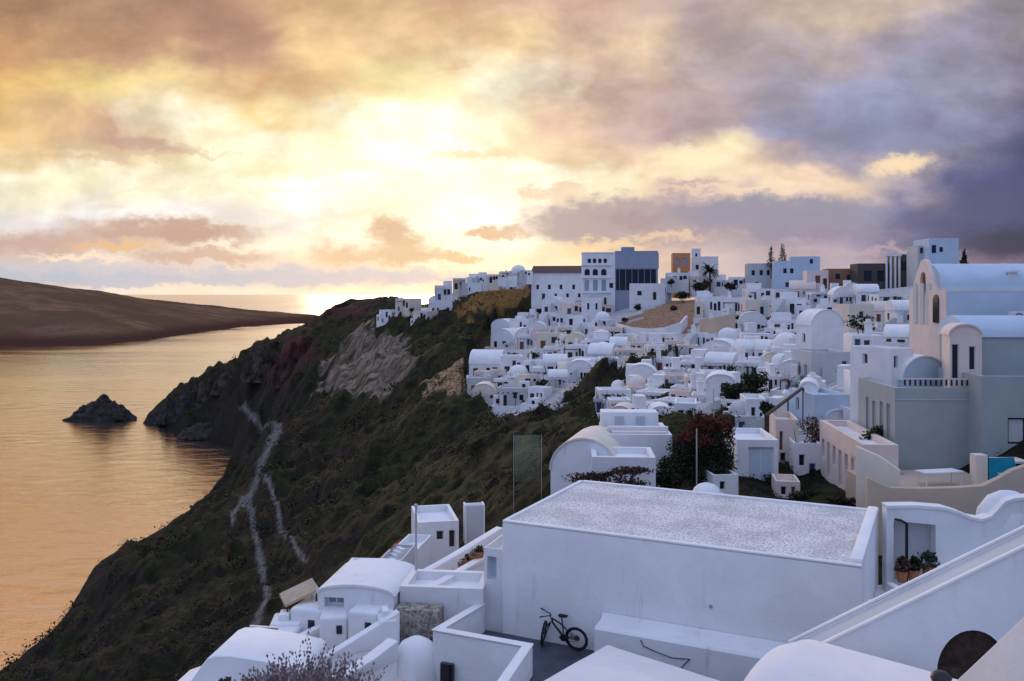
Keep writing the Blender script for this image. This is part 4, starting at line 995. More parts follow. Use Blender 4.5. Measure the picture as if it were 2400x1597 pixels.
def annexe():
    p = at(2182, 775, 52.0); s = 52 / F; h = (775 - 672) * s
    e, w, hh = None, 0, 0
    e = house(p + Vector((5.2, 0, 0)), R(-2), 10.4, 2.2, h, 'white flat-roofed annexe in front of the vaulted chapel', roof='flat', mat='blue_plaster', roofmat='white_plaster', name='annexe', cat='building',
              left=[])
    f = MB().box(-5.32, -5.205, -.1, 2.2, -3, h + .12).build('pale_front', M['pink_plaster'], e)  # left face coloured pink to paint in its warm light
    arch_window(e, 0, .8, .7, 1.7, name='blind_arch').matrix_basis = Matrix.Translation((-5.35, 1.1, 0)) @ Matrix.Rotation(R(-90), 4, 'Z')
    u = at(2345, 745, 50.8); a = empty('air_conditioner', u, R(-2), 'air conditioner hung on the blue annexe wall at the right edge', 'air conditioner')
    MB().box(-.45, .45, 0, .35, 0, .7).build('casing', M['white_paint'], a)
    MB().ring((0.0, -.01, .35), .24, .03, n=18, k=6).build('grille', M['metal_dark'], a)
annexe()
def side_house():
    # gabled house with two dark doors, facing left, and its grey flank
    Y = 46.0; s = Y / F; p = at(2192, 872, Y); h = (872 - 775) * s
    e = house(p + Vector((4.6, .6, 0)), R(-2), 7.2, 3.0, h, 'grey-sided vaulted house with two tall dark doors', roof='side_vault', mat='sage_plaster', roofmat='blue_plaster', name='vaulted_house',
              rise=1.0, left=[O('door', 2.3, .55, .02, 1.9, 'dark_wood'), O('door', 1.2, .45, .5, 1.75, 'dark_wood')], down=1.5)
    f = house(at(2222, 872, 45.6), R(-18), 1.5, 2.6, (872 - 770) * 45.6 / F, 'pink gabled porch with two narrow dark doorways', roof='vault', mat='pink_plaster', name='porch', cat='porch', rise=.5,
              front=[O('door', .26, .34, .02, 1.8, 'glass_pane'), O('door', 1.05, .30, .5, 1.7, 'glass_pane')], down=1.0)
side_house()
# domed vault left of the porch: barrel, the shade on its near end painted in blue
house(at(2128, 890, 49.0), R(14), 2.9, 2.6, 0.45, 'low white barrel vault with blue shaded end beside the porch', roof='vault', rise=1.25, name='vaulted_house', mat='blue_plaster', roofmat='bright_plaster', down=1.2)
house(at(2076, 880, 49.0), R(20), 1.6, 3.2, 1.9, 'white block with narrow window left of the low barrel vault', mat='white_plaster', front=[O('window', .35, .28, .8, 1.5), O('window', 1.1, .25, .2, .8)], left=[O('window', 1.2, .4, .9, 1.5)])
def sage_house():
    Y = 45.0; s = Y / F
    p = at(2160, 1052, Y); w = 198 * s; h = (1052 - 893) * s
    e = house(p, R(-3), w, 5.5, h, 'sage grey house with plain front wall and roof balustrade', roof='flat', mat='sage_plaster', name='sage_house',
              left=[O('door', 4.6, .5, .6, 2.6, 'dark_wood'), O('door', 3.6, .5, .6, 2.6, 'brown_paint'), O('window', 2.5, .5, 1.0, 2.5), O('door', 1.5, .5, .6, 2.6, 'dark_wood')])
    MB().box(-w / 2 + .06, w / 2 - .3, -.03, -.003, h - .62, h - .57).build('string_course', M['grey_plaster'], e)
    MB().path([(w / 2 - .5, -.05, h - .8), (w / 2 - .22, -.05, h - 1.0), (w / 2 - .2, -.05, 0.0)], .03, 6).build('drainpipe', M['grey_plaster'], e)
    b = empty('balustrade', at(2175, 888, 44.8), R(-3), 'dark roof balustrade of short posts on the sage house', 'balustrade')
    for i in range(15): MB().tube((-1.9 + i * .26, 0.3, -.02), (-1.9 + i * .26, .3, .28), .05, .05, 6).build('baluster', M['metal_dark'], b)
    MB().box(-2.0, 1.85, .22, .38, .284, .36).build('handrail', M['grey_plaster'], b)
    q = at(2262, 1062, 43.4); h2 = (1062 - 866) * 43.4 / F
    t = house(q + Vector((2.4, 0, 0)), R(-3), 4.8, 5, h2, 'taller sage house with dark framed window at the right edge', roof='flat', mat='sage_plaster', name='sage_house',
              front=[('window', 1.25, 2.9, .85, 2.15, 'grey_plaster')], frame='metal_dark')
sage_house()
def terrace_right():
    # terrace with lounge things below the sage house
    Y = 41.5; z = at(2200, 1105, Y).z
    fl = MB().box(-4, 7, -2.4, 3.2, -1.5, 0).build('terrace', M['tan_plaster'], loc=at(2200, 1112, Y)); tag(fl, 'tan paved terrace in front of the sage house', 'terrace')
    base = at(2200, 1112, Y)
    # low table and two curved chairs
    t = empty('lounge_table', base + Vector((-1.0, -.4, 0)), R(12), 'long white table set out on the tan terrace', 'table')
    MB().box(-1.0, 1.0, -.4, .4, .62, .68).build('tabletop', M['white_paint'], t)
    for sx in (-.9, .9):
        for sy in (-.32, .32): MB().tube((sx, sy, 0), (sx, sy, .62), .03).build('leg', M['white_paint'], t)
    for k, (dx_, rz, lb) in enumerate([(.9, -20, 'curved white lounge chair nearest the table end on the tan terrace'), (1.75, 25, 'curved white lounge chair beside the cream pillar')]):
        c = empty('lounge_chair', base + Vector((dx_, -.9, 0)), R(rz), lb, 'chair', 'lounge chairs on the terrace')
        pts = [(-.45, .75), (-.35, .45), (-.1, .25), (.25, .24), (.45, .35)]
        MB().prism(pts + [(x, z - .06) for x, z in pts[::-1]], -.3, .3).build('seat_shell', M['rattan'], c)
        for sy in (-.26, .26): MB().path([(-.2, sy, .28), (-.25, sy, 0), (.3, sy, 0), (.25, sy, .22)], .02, 6).build('runner', M['metal_dark'], c)
    # cream pillar and turquoise pool edge, screen
    pl = MB().box(-.28, .28, -.28, .28, -1.2, 1.35).build('pillar', M['cream_plaster'], loc=at(2252, 1112, 40.6), bevel=.03); tag(pl, 'cream pillar on the terrace left of the turquoise screen', 'pillar')
    sc = empty('screen', at(2305, 1105, 40.4), R(-2), 'turquoise sloping screen behind the tan wall, right edge', 'screen')
    MB().prism([(-.62, -.2), (.25, .15), (.62, .62), (.62, .72), (.55, 1.05), (-.58, 1.02)], 0, .06).build('panel', M['pool_paint'], sc)
    MB().box(-.66, -.6, -.02, .08, -.6, 1.08).build('post', M['metal_dark'], sc)
    cn = empty('canopy', at(2305, 1062, 41.6), 0, 'dark flat canopy over the turquoise screen', 'canopy'); MB().box(-1.2, 1.3, -.5, .6, 0, .1).build('canopy_top', M['cream_plaster'], cn)
    for x in (-1.1, 1.2): MB().tube((x, .4, -1.2), (x, .4, 0), .04).build('post', M['metal_dark'], cn)
    # tan curving wall
    D_ = [(1998,1100),(2050,1122),(2120,1124),(2200,1122),(2262,1118),(2300,1100),(2330,1082),(2366,1070),(2420,1060)]
    Yw = 37.5; P0 = at(2180, 1190, Yw)
    pts = [((x - 2180) * Yw / F, (1190 - y) * Yw / F) for x, y in D_]
    w = MB().prism([(pts[0][0], -2.5), (pts[-1][0], -2.5)] + pts[::-1], 0, .35).build('garden_wall', M['tan_plaster'], loc=P0, bevel=.05); tag(w, 'tan plaster wall with a rising curved top, below the sage house', 'wall')
    w2 = MB().prism([(-.9, -2), (.9, -2), (.9, .2), (.1, .75), (-.9, 1.15)], 0, .3).build('garden_wall', M['cream_plaster'], loc=at(2020, 1090, 38.6), rz=R(-24), bevel=.04); tag(w2, 'cream sloping wall end left of the tan wall', 'wall')
    aw = MB().add([(-.9, 0, .5), (.9, 0, 0), (.9, 1.4, 0.05), (-.9, 1.4, .55), (-.9, 0, .58), (.9, 0, .08), (.9, 1.4, .13), (-.9, 1.4, .63)], [(0,3,2,1),(4,5,6,7),(0,1,5,4),(1,2,6,5),(2,3,7,6),(3,0,4,7)]).build('awning', M['canvas_beige'], loc=at(2032, 1092, 39.6)); tag(aw, 'cream sloping awning above the cream wall end', 'awning')
terrace_right()

# ------------------------------------------------------------------ street below the chapel
def street_facade():
    a = at(1886, 1105, 52.0); b = at(1985, 1160, 43.5)      # ground line of a facade coming towards us
    dv_ = Vector((b.x - a.x, b.y - a.y, 0)); L = dv_.length; rz = math.atan2(dv_.y, dv_.x)
    h = 3.0; zb = b.z - .05
    mid = (a + b) / 2; mid.z = zb
    ops = []
    for i, (u, kind) in enumerate([(.8, 'window'), (2.0, 'door'), (3.2, 'window'), (4.4, 'door'), (5.6, 'window'), (6.8, 'door'), (7.8, 'window')]):
        if u > L - .5: break
        ops.append(O(kind, u, .62, .02 if kind == 'door' else .9, 2.0, 'blue_paint' if i % 2 == 0 else 'glass_pane'))
    house(mid, rz, L, 1.7, h, 'long pinkish street house with a row of blue doors', roof='flat', mat='pink_plaster', name='row_house', front=ops, roofmat='white_plaster', down=2.0)
street_facade()
H = face_house
H(1872, 1957, 908, 985, 60, 4.5, 'blue shaded cube house behind the long street house', R(4), mat='blue_plaster', roofmat='white_plaster', left=[O('window', 1.6, .6, .8, 1.8)], roof='flat')  # shade on the walls is put into the blue plaster colour
H(1866, 1958, 810, 890, 78, 5, 'plain blue-white house above the shaded cube house', R(2), mat='grey_plaster', roof='flat', left=[O('window', 2.0, .7, 1.0, 2.0), O('door', 3.6, .8, .02, 1.9)], front=[O('window', 3.0, .5, 1.6, 2.3)])
H(1864, 1944, 748, 812, 92, 3.2, 'big vaulted house with curved end wall and cream left side', R(10), mat='white_plaster', roof='vault', rise=1.6, left=[O('window', 1.6, .6, 1, 2)], name='vaulted_house')
H(1952, 2012, 700, 752, 100, 4.0, 'cream cube house on its own above dark plants', R(4), mat='cream_plaster', front=[O('window', 1.5, .6, .9, 1.8)])
H(1962, 2030, 772, 812, 80, 4, 'low white house right of the big vaulted house', R(-10), front=[O('window', 1.3, .6, .6, 1.2), O('door', .5, .6, .02, 1.3)])
H(1990, 2065, 806, 850, 68, 4, 'white stair house left of the low barrel vault', R(-24), front=[O('window', .7, .5, .6, 1.3), O('window', 1.7, .4, .6, 1.3)])
H(1965, 2050, 862, 905, 60, 4, 'flat white house behind the sage house corner', R(-12), front=[O('window', .7, .5, .5, 1.1), O('door', 1.8, .6, .02, 1.1, 'dark_wood')])
H(1775, 1842, 800, 850, 96, 5, 'white house with rounded shaded end left of the big vault', R(-20), roof='dome', front=[O('window', 1.6, .7, .8, 1.6)])
H(1795, 1868, 850, 898, 82, 4, 'white gabled house with slanting wall beside the trees', R(-24), roof='vault', rise=.9, front=[O('door', .7, .6, .02, 1.5, 'dark_wood'), O('window', 2.0, .6, .6, 1.3)])
H(1700, 1790, 842, 880, 98, 4, 'flat white house above the dark round trees', R(-16), front=[O('window', .9, .6, .6, 1.3), O('window', 2.4, .6, .6, 1.3), O('door', 3.5, .7, .02, 1.6)])
H(1625, 1690, 880, 940, 78, 4, 'pale lilac house left of the dark round trees', R(-14), roof='vault', rise=.7, front=[O('window', 1.4, .5, .7, 1.4)])
H(1552, 1602, 928, 985, 68, 3.5, 'small bright white cube house above the red creeper', R(-12), mat='bright_plaster', front=[O('window', .5, .5, .7, 1.4), O('door', 1.2, .5, .02, 1.4, 'dark_wood')])
H(1716, 1762, 918, 1000, 64, 3.5, 'narrow lilac house with slim dark window between trees', R(-8), front=[O('window', .55, .32, .9, 2.0), O('window', 1.1, .2, .9, 1.6)])
def lilac_house():
    e, w, h = H(1696, 1790, 1012, 1140, 50, 4.5, 'lilac white house with recessed panel, right of the dark creeper', R(-4), mat='white_plaster', front=[('door', .62, 2.05, .15, 2.75, 'blue_plaster')], left=[O('window', 2, .6, 1, 2)])
    k, _, _ = H(1786, 1836, 965, 1120, 54, 3.5, 'pinkish house with two dark windows under the wooden beam', R(-10), mat='pink_plaster', front=[O('window', .32, .22, 2.2, 3.4, 'brown_paint'), O('window', .42, .36, .9, 2.1, 'glass_pane')], roof='flat')
    pg = empty('pergola', at(1806, 965, 55), 0, 'dark wooden pergola beam slanting over the pinkish house', 'pergola')
    a = at(1762, 956, 54) - pg.location; b = at(1846, 893, 62) - pg.location
    MB().tube(a, b, .11, .11, 4).build('beam', M['dark_wood'], pg)
    MB().tube(a + Vector((.1, .4, -2.2)), a + Vector((.1, .4, 0)), .07).build('post', M['dark_wood'], pg)
    MB().tube(b + Vector((0, -.2, -2.6)), b + Vector((0, -.2, 0)), .07).build('post', M['dark_wood'], pg)
    H(1840, 1880, 895, 975, 63, 3, 'white gable wall at the upper end of the wooden beam', R(-20), roof='vault', rise=.5, front=[O('window', .5, .4, .8, 1.5)])
lilac_house()
# ------------------------------------------------------------------ the big house with the pebbled roof
FL = Vector((-0.35, 31.1, 92.0)); RZ = math.atan2(-5.2, 10.65)
EX = Vector((math.cos(RZ), math.sin(RZ), 0)); EY = Vector((-EX.y, EX.x, 0))
def loc(lx, ly, z): return Vector((FL.x, FL.y, 0)) + EX * lx + EY * ly + Vector((0, 0, z))
def main_house():
    e = empty('house', loc(0, 0, 88), RZ, 'large white house with pebbled flat roof and bare front wall', 'house')
    L, D, Hh = 11.85, 7.4, 4.0
    mb = MB(); mb.box(0, L, 0, D, -4, Hh - .09)
    mb.build('wall', M['white_plaster'], e, bevel=.05)
    # rounded rim: front and left low, right side a broad raised kerb
    MB().box(-.005, L + .005, -.006, .20, Hh - .088, Hh).build('front_rim', M['bright_plaster'], e, bevel=.05)
    MB().box(-.005, .18, .203, D, Hh - .088, Hh + .01).build('side_rim', M['bright_plaster'], e, bevel=.05)
    MB().box(L - .36, L + .02, .203, D, Hh - .088, Hh + .12).build('kerb', M['bright_plaster'], e, bevel=.06)
    MB().box(.183, L - .363, D - .22, D + .005, Hh - .088, Hh + .03).build('back_rim', M['bright_plaster'], e, bevel=.05)
    # roof sheet, gently uneven
    nx, ny = 60, 38; xs = np.linspace(.18, L - .34, nx); ys_ = np.linspace(.2, D - .21, ny)
    vs = [(x, y, Hh - .045 + .07 * float(fbm(np.array(x * .6), np.array(y * .6))) - .03) for y in ys_ for x in xs]
    fs = [(j * nx + i, j * nx + i + 1, (j + 1) * nx + i + 1, (j + 1) * nx + i) for j in range(ny - 1) for i in range(nx - 1)]
    MB().add(vs, fs).build('roof', M['pebbled_roof'], e, smooth=True)
    # right flank: two shuttered vents and a ledge
    for y in (.9, 1.75): 
        v_ = MB().box(L - .02, L + .05, y, y + .55, 1.0, 2.05); v_.build('vent', M['grey_plaster'], e)
        for k in range(5): pass
    MB().box(L + .002, L + .14, .6, 2.6, 2.1, 2.2).build('ledge', M['white_plaster'], e)
    # ledge built along the foot of the wall with a sloped shoulder
    pr = [(-.02, -1.4), (-.02, 1.35), (-.2, 1.18), (-.75, 1.12), (-.82, 1.05), (-.82, -1.4)]
    mb = MB(); n = len(pr); X0, X1 = 3.78, 11.2
    mb.add([(X0, y, z) for y, z in pr] + [(X1, y, z) for y, z in pr], [(i, (i + 1) % n, (i + 1) % n + n, i + n) for i in range(n)] + [tuple(range(n))[::-1], tuple(range(n, 2 * n))])
    b = mb.build('wall_bench', M['white_plaster'], e); bm = bmesh.new(); bm.from_mesh(b.data); bmesh.ops.recalc_face_normals(bm, faces=bm.faces[:]); bm.to_mesh(b.data); bm.free()
    MB().path([(5.35, -.84, .98), (5.45, -.85, .80), (5.85, -.86, .70), (6.4, -.86, .60), (6.95, -.85, .66), (6.75, -.85, .45), (6.55, -.85, .12)], .014, 6).build('cable', M['metal_dark'], e)
    for x, z in ((7.4, 2.1), (10.6, 1.75)):
        MB().lathe([(0, -.03), (.055, -.03), (.055, .03), (0, .03)], (0, 0, 0), 10).build('pipe_stub', M['slate_plaster'], e).matrix_basis = Matrix.Translation((x, -.02, z)) @ Matrix.Rotation(R(90), 4, 'X')
    # niche window on the left corner block
main_house()
# little white dome behind the roof edge
dm = empty('roof_dome', at(1626, 1130, 36.8), 0, 'small white dome on the back edge of the pebbled roof', 'dome')
MB().lathe([(.62, -1.5), (.60, -.1), (.52, .12), (.34, .27), (.12, .34), (0, .35)], (0, 0, 0), 20).build('dome_shell', M['white_plaster'], dm, smooth=True)
MB().box(-.75, .75, -.3, .3, -1.4, -.12).build('dome_base', M['white_plaster'], dm, bevel=.05)

fl = MB().plan([(-.75, .0), (12.2, .0), (12.2, -3.2), (2.9, -6.4), (2.2, -2.7), (-.75, -2.75)], -.5, 0).build('terrace_floor', M['floor_paint'], loc=loc(0, 0, 88.004), rz=RZ); tag(fl, 'dark painted terrace floor where the bicycle stands', 'terrace')
def parapet(label, pts, z0, z1, t, capname='coping', group=None):
    """low wall along a line with a rounded coping"""
    o = pts[0].copy(); o.z = z0; e = empty('parapet_wall', o, 0, label, 'wall', group)
    def strip(tt, za, zb, nm, mat, bev):
        n = len(pts); A = []; B = []
        for i, p in enumerate(pts):
            d0 = (pts[i] - pts[i - 1]).xy.normalized() if i else None; d1 = (pts[i + 1] - pts[i]).xy.normalized() if i < n - 1 else None
            d = (d0 + d1).normalized() if d0 is not None and d1 is not None else (d0 if d1 is None else d1)
            k = tt / 2 / (max(.4, d.dot(d0 if d0 is not None else d1)))
            nn = Vector((-d.y, d.x)) * k
            A.append((p.x + nn.x - o.x, p.y + nn.y - o.y)); B.append((p.x - nn.x - o.x, p.y - nn.y - o.y))
        dz = [p.z - pts[0].z for p in pts]
        vs = []
        for i in range(n): vs += [(*A[i], za - z0 + min(0, dz[i])), (*B[i], za - z0 + min(0, dz[i])), (*B[i], zb - z0 + dz[i]), (*A[i], zb - z0 + dz[i])]
        fs = [(i * 4 + j, i * 4 + (j + 1) % 4, i * 4 + 4 + (j + 1) % 4, i * 4 + 4 + j) for i in range(n - 1) for j in range(4)] + [(0, 3, 2, 1), (4 * n - 4, 4 * n - 3, 4 * n - 2, 4 * n - 1)]
        ob = MB().add(vs, fs).build(nm, M[mat], e)
        bm = bmesh.new(); bm.from_mesh(ob.data); bmesh.ops.recalc_face_normals(bm, faces=bm.faces[:]); bm.to_mesh(ob.data); bm.free()
        if bev:
            bm = bmesh.new(); bm.from_mesh(ob.data)
            bmesh.ops.bevel(bm, geom=[q for q in bm.edges if q.calc_face_angle(0) > .5], offset=bev, segments=2, profile=.5, affect='EDGES')
            for f in bm.faces: f.smooth = True
            bm.to_mesh(ob.data); bm.free()
    strip(t, z0, z1 - .06, 'wall', 'white_plaster', 0.03)
    strip(t + .06, z1 - .058, z1, capname, 'bright_plaster', 0.025)
    return e
def shift(p, z): q = p.copy(); q.z = z; return q
pp = [loc(-.74, -.12, 89), loc(-.90, -2.88, 89), loc(2.30, -2.78, 89), loc(2.95, -6.6, 89)]
pe = parapet('white parapet bending round the dark terrace below the bicycle', pp, 84.5, 89.0, .26)
# small dark window in the outer face
q = at(1030, 1548, 28.55); wdw = MB().box(-.22, .22, -.10, .06, -.32, .32).build('window', M['glass_pane'], pe); wdw.location = q - pe.location; wdw.rotation_euler = (0, 0, RZ + .06)

# ------------------------------------------------------------------ bicycle leaning on the wall
def bicycle():
    e = empty('bicycle', loc(-.66, .06, 88.01), RZ, 'dark mountain bicycle leaning against the white house wall', 'bicycle')
    # x from the front wheel (turned, left) to the rear wheel (right)
    fx, rx, r = 2.02, 3.02, .345; y = -.34
    def mk_wheel(cx, cy, rz):
        o = MB().ring((0, 0, 0), r - .03, .032, n=32, k=8).build('tyre', M['rubber'], None, smooth=True)
        o.name = 'wheel'; o.parent = e; o.location = (cx, cy, r); o.rotation_euler = (R(7), 0, rz)
        MB().ring((0, 0, 0), r - .075, .014, n=32, k=6).build('rim', M['metal_dark'], o, smooth=True)
        hb = MB()
        for i in range(16):
            a = 2 * math.pi * i / 16; hb.tube((0, (-1) ** i * .02, 0), (math.cos(a) * (r - .08), 0, math.sin(a) * (r - .08)), .003, .003, 4)
        hb.build('spokes', M['chrome'], o)
        MB().tube((0, -.05, 0), (0, .05, 0), .03).build('hub', M['metal_dark'], o)
        MB().tube((0, .045, 0), (0, .055, 0), .08, .08, 16).build('brake_disc', M['chrome'], o)
        return o
    mk_wheel(fx, y, R(104)); mk_wheel(rx, y, 0)
    top = .10
    hd = (fx + .23, y + .03, .80); bb = (fx + .62, y, .33); st = (fx + .52, y + .08, .86); ra = (rx, y, r)
    MB().tube((fx + .27, y + .03, .66), hd, .027).build('head_tube', M['bike_paint'], e)
    fr = MB(); fr.tube((fx + .26, y + .03, .68), bb, .030, .034); fr.tube(hd, (fx + .54, y + .04, .66), .024); fr.tube(bb, st, .020)
    for s in (-.055, .055): fr.tube((bb[0], bb[1] + s * .6, bb[2]), (ra[0], ra[1] + s, ra[2]), .014); fr.tube((fx + .545, y + .04 + s * .5, .64), (ra[0], ra[1] + s, ra[2]), .012)
    fr.build('frame', M['bike_paint'], e)
    fk = MB()
    for s in (-.06, .06): fk.tube((fx + .20, y + .03 + s * .5, .68), (fx + s, y + abs(s) * .0 + s * .5, r), .019, .016)
    fk.build('fork', M['bike_paint'], e)
    MB().path([(fx + .20, y + .03, .80), (fx + .19, y + .03, .92)], .018).build('stem', M['metal_dark'], e)
    MB().path([(fx - .16, y + .24, .93), (fx + .08, y + .08, .92), (fx + .19, y + .03, .92), (fx + .27, y - .10, .92), (fx + .10, y - .36, .94)], .014).build('handlebar', M['metal_dark'], e)
    for a, b in (((fx - .20, y + .26, .93), (fx - .08, y + .19, .93)), ((fx + .12, y - .33, .94), (fx + .06, y - .42, .94))): MB().tube(a, b, .019).build('grip', M['rubber'], e)
    MB().prism([(-.12, 0), (-.06, -.035), (.14, -.02), (.16, .03), (.02, .035), (-.12, .03)], -.065, .065).build('saddle', M['rubber'], e, bevel=.015).location = (st[0] + .02, st[1], st[2] + .03)
    MB().tube((bb[0], y - .05, bb[2]), (bb[0], y + .05, bb[2]), .045).tube((bb[0], y - .055, bb[2]), (bb[0], y - .045, bb[2]), .10, .10, 18).build('crank', M['metal_dark'], e)
    for s, a in ((-1, .5), (1, math.pi + .5)):
        c = (bb[0] + math.cos(a) * .16, y + s * .07, bb[2] + math.sin(a) * .16)
        MB().tube((bb[0], y + s * .06, bb[2]), c, .012).box(c[0] - .045, c[0] + .045, c[1] + s * .05 - .04, c[1] + s * .05 + .04, c[2] - .012, c[2] + .012).build('pedal', M['metal_dark'], e)
    MB().tube((bb[0] + .05, y - .05, bb[2] + .09), (rx, y - .05, r + .05), .006, .006, 4).tube((bb[0] + .05, y - .05, bb[2] - .09), (rx, y - .05, r - .05), .006, .006, 4).build('chain', M['metal_dark'], e)
bicycle(); bpy.data.objects['bicycle'].scale = (1.2, 1.2, 1.2)

# ------------------------------------------------------------------ roofs right under the viewpoint
# flat slab roof: corner towards the terrace
sl = empty('slab_roof_house', loc(4.56, -1.67, 86), 0, 'smooth pale flat roof in front of the terrace, nearest the bicycle', 'house')
c0 = loc(4.56, -1.72, 0); c1 = loc(8.3, -2.72, 0); c2 = loc(7.4, -7.5, 0); c3 = loc(3.55, -5.6, 0); c4 = loc(3.3, -7.0, 0)
rel = lambda p: (p.x - sl.location.x, p.y - sl.location.y)
MB().plan([rel(c4), rel(c2), rel(c1), rel(c0)], -1.5, 2.96).build('wall', M['white_plaster'], sl)
n_ = 18; A, B, C_, D4 = [Vector((*rel(p), 0)) for p in (c4, c2, c1, c0)]
vs = []
for j in range(n_ + 1):
    for i in range(n_ + 1):
        a, b = i / n_, j / n_; p = (A * (1 - a) + B * a) * (1 - b) + (D4 * (1 - a) + C_ * a) * b
        k = min(1, 6 * min(a, 1 - a, b, 1 - b)); vs.append((p.x, p.y, 2.966 + .10 * k + .05 * float(fbm(np.array(p.x * .7 + 4), np.array(p.y * .7)))))
fs = [(j * (n_ + 1) + i, j * (n_ + 1) + i + 1, (j + 1) * (n_ + 1) + i + 1, (j + 1) * (n_ + 1) + i) for j in range(n_) for i in range(n_)]
MB().add(vs, fs).build('roof', M['warm_plaster'], sl, smooth=True)
# barrel vault
def near_vault():
    p0 = at(1800, 1484, 20.0); ax = Vector((.73, -.683, 0)); sd_ = Vector((.683, .73, 0)); hw, rise = 2.75, 1.75
    e = empty('vault_house', p0 - Vector((0, 0, 4)), 0, 'rounded white barrel roof at the bottom edge, right of the pale flat roof', 'house')
    n, m = 28, 26; L = 9.0; vs = []
    for i in range(m + 1):
        t = i / m; dd = t * L
        e_ = math.sqrt(max(0, 1 - max(0, 1 - dd / .5) ** 2)) if dd < .5 else 1   # softly rounded end
        for j in range(n + 1):
            a = math.pi * j / n
            q = ax * (dd - .25) + sd_ * (-math.cos(a) * hw * (.86 + .14 * e_)); wob = .035 * (float(fbm(np.array(dd * 1.1), np.array(j * .35))) - .5)
            vs.append((q.x, q.y, 4 - rise + math.sin(a) * rise * (.90 + .10 * e_) + wob))
    fs = [(i * (n + 1) + j, i * (n + 1) + j + 1, (i + 1) * (n + 1) + j + 1, (i + 1) * (n + 1) + j) for i in range(m) for j in range(n)]
    o = MB().add(vs, fs + [tuple(range(n + 1))[::-1]]).build('roof', M['warm_plaster'], e, smooth=True)
    bm = bmesh.new(); bm.from_mesh(o.data); bmesh.ops.recalc_face_normals(bm, faces=bm.faces[:]); bm.to_mesh(o.data); bm.free()
    P = [ax * (-.2) - sd_ * hw, ax * 9 - sd_ * hw, ax * 9 + sd_ * hw, ax * (-.2) + sd_ * hw]
    MB().plan([(p.x, p.y) for p in P], -5, 4 - rise).build('wall', M['white_plaster'], e)
    k = MB().box(-.5, .5, -.25, .25, 0, .16).build('roof_hatch', M['metal_dark'], e); k.location = ax * 2.5 + sd_ * -1.2 + Vector((0, 0, 4 - .5)); 
near_vault()

# ------------------------------------------------------------------ stair with its parapet on the right, arch below
simple('leaf_brown', (0.060, 0.042, 0.026), rough=0.9, var=0.5, scale=5)
def stair():
    a = at(1868, 1498, 22.0); b = at(2420, 1232, 20.3)
    d = Vector((b.x - a.x, b.y - a.y, 0)); L = d.length; rz = math.atan2(d.y, d.x)
    e = empty('stair', a, rz, 'white outdoor ramp stair climbing to the right with broad parapet and dark arch', 'stair')
    rise = b.z - a.z
    # x runs up the stair, y>0 lies to its left (the side looking at the view)
    zt = lambda x: rise * x / L
    # arch hole in photograph terms, measured on the wall plane y = 0
    nrm = Vector((-d.y, d.x, 0)).normalized()
    def on_wall(px, py):
        u = (px - CX) / F; w = (HZ - py) / F   # X=uY ; solve on the plane
        # (uY - a.x, Y - a.y) . nrm = 0
        Y = (a.x * nrm.x + a.y * nrm.y) / (u * nrm.x + nrm.y); p = Vector((u * Y, Y, CAM_Z + w * Y)); return ((p - a).xy.dot(d.xy.normalized()), p.z - a.z)
    arch = [on_wall(2238 - 82 * math.cos(t), 1545 - 95 * math.sin(t)) for t in np.linspace(0, math.pi, 19)]
    lx, rx_ = arch[0][0], arch[-1][0]; arch = [(lx, arch[0][1] - 1.4)] + arch + [(rx_, arch[-1][1] - 1.4)]
    outer = [(-.6, zt(-.6)), (-.6, -7), (L + 1, -7), (L + 1, zt(L + 1))]
    sgn = 1
    mb = slab_holes(outer, [arch], .32)
    w = mb.build('side_wall', M['white_plaster'], e); w.location = (0, -.0, 0)
    for y0, y1, nm in ((-.05, .10, 'coping'), (1.20, 1.34, 'outer_coping')):
        x0, x1 = -.6, L + 1
        MB().add([(x0, y0, zt(x0) + .004), (x1, y0, zt(x1) + .004), (x1, y1, zt(x1) + .004), (x0, y1, zt(x0) + .004), (x0, y0, zt(x0) + .09), (x1, y0, zt(x1) + .09), (x1, y1, zt(x1) + .09), (x0, y1, zt(x0) + .09)],
              [(0,3,2,1),(4,5,6,7),(0,1,5,4),(1,2,6,5),(2,3,7,6),(3,0,4,7)]).build(nm, M['bright_plaster'], e, bevel=.025)
    MB().add([(x, y, z) for y in (1.16, 1.34) for x, z in ((-.6, zt(-.6)), (-.6, -7), (L + 1, -7), (L + 1, zt(L + 1)))], [(0, 1, 2, 3), (7, 6, 5, 4), (0, 3, 7, 4), (0, 4, 5, 1), (2, 6, 7, 3)]).build('outer_wall', M['white_plaster'], e)
    x0, x1 = -.6, L + 1
    MB().add([(x, y, z) for y in (.322, 1.158) for x, z in ((x0, zt(x0) - .05), (x0, -7), (x1, -7), (x1, zt(x1) - .05))], [(0, 1, 2, 3), (7, 6, 5, 4), (0, 3, 7, 4), (0, 4, 5, 1), (2, 6, 7, 3)]).build('ramp', M['grey_plaster'], e)
    ins = [(x * .985 + .015 * arch[4][0], z) for x, z in arch]
    g = MB().prism(ins[::-1] if False else ins, .20, .26)
    gd = g.build('arch_gate', M['dark_wood'], e)
    MB().box(min(p[0] for p in arch), max(p[0] for p in arch), .14, .198, -6, max(p[1] for p in arch) - 1.0).build('gate_boards', M['leaf_brown'], e)
stair()

# nearer parapet crossing the right bottom corner
parapet('broad near parapet crossing the lower right corner below the arch', [at(2170, 1645, 16.4), at(2430, 1415, 12.4)], 84, at(2170, 1645, 16.4).z, .75)
bs = MB().lathe([(0, 0), (.16, 0), (.20, .12), (.12, .2), (0, .22)], (0, 0, 0), 14).build('bowl', M['metal_dark'], loc=at(2165, 1571, 16.9), smooth=True); tag(bs, 'small dark bowl left at the foot of the arch', 'bowl')

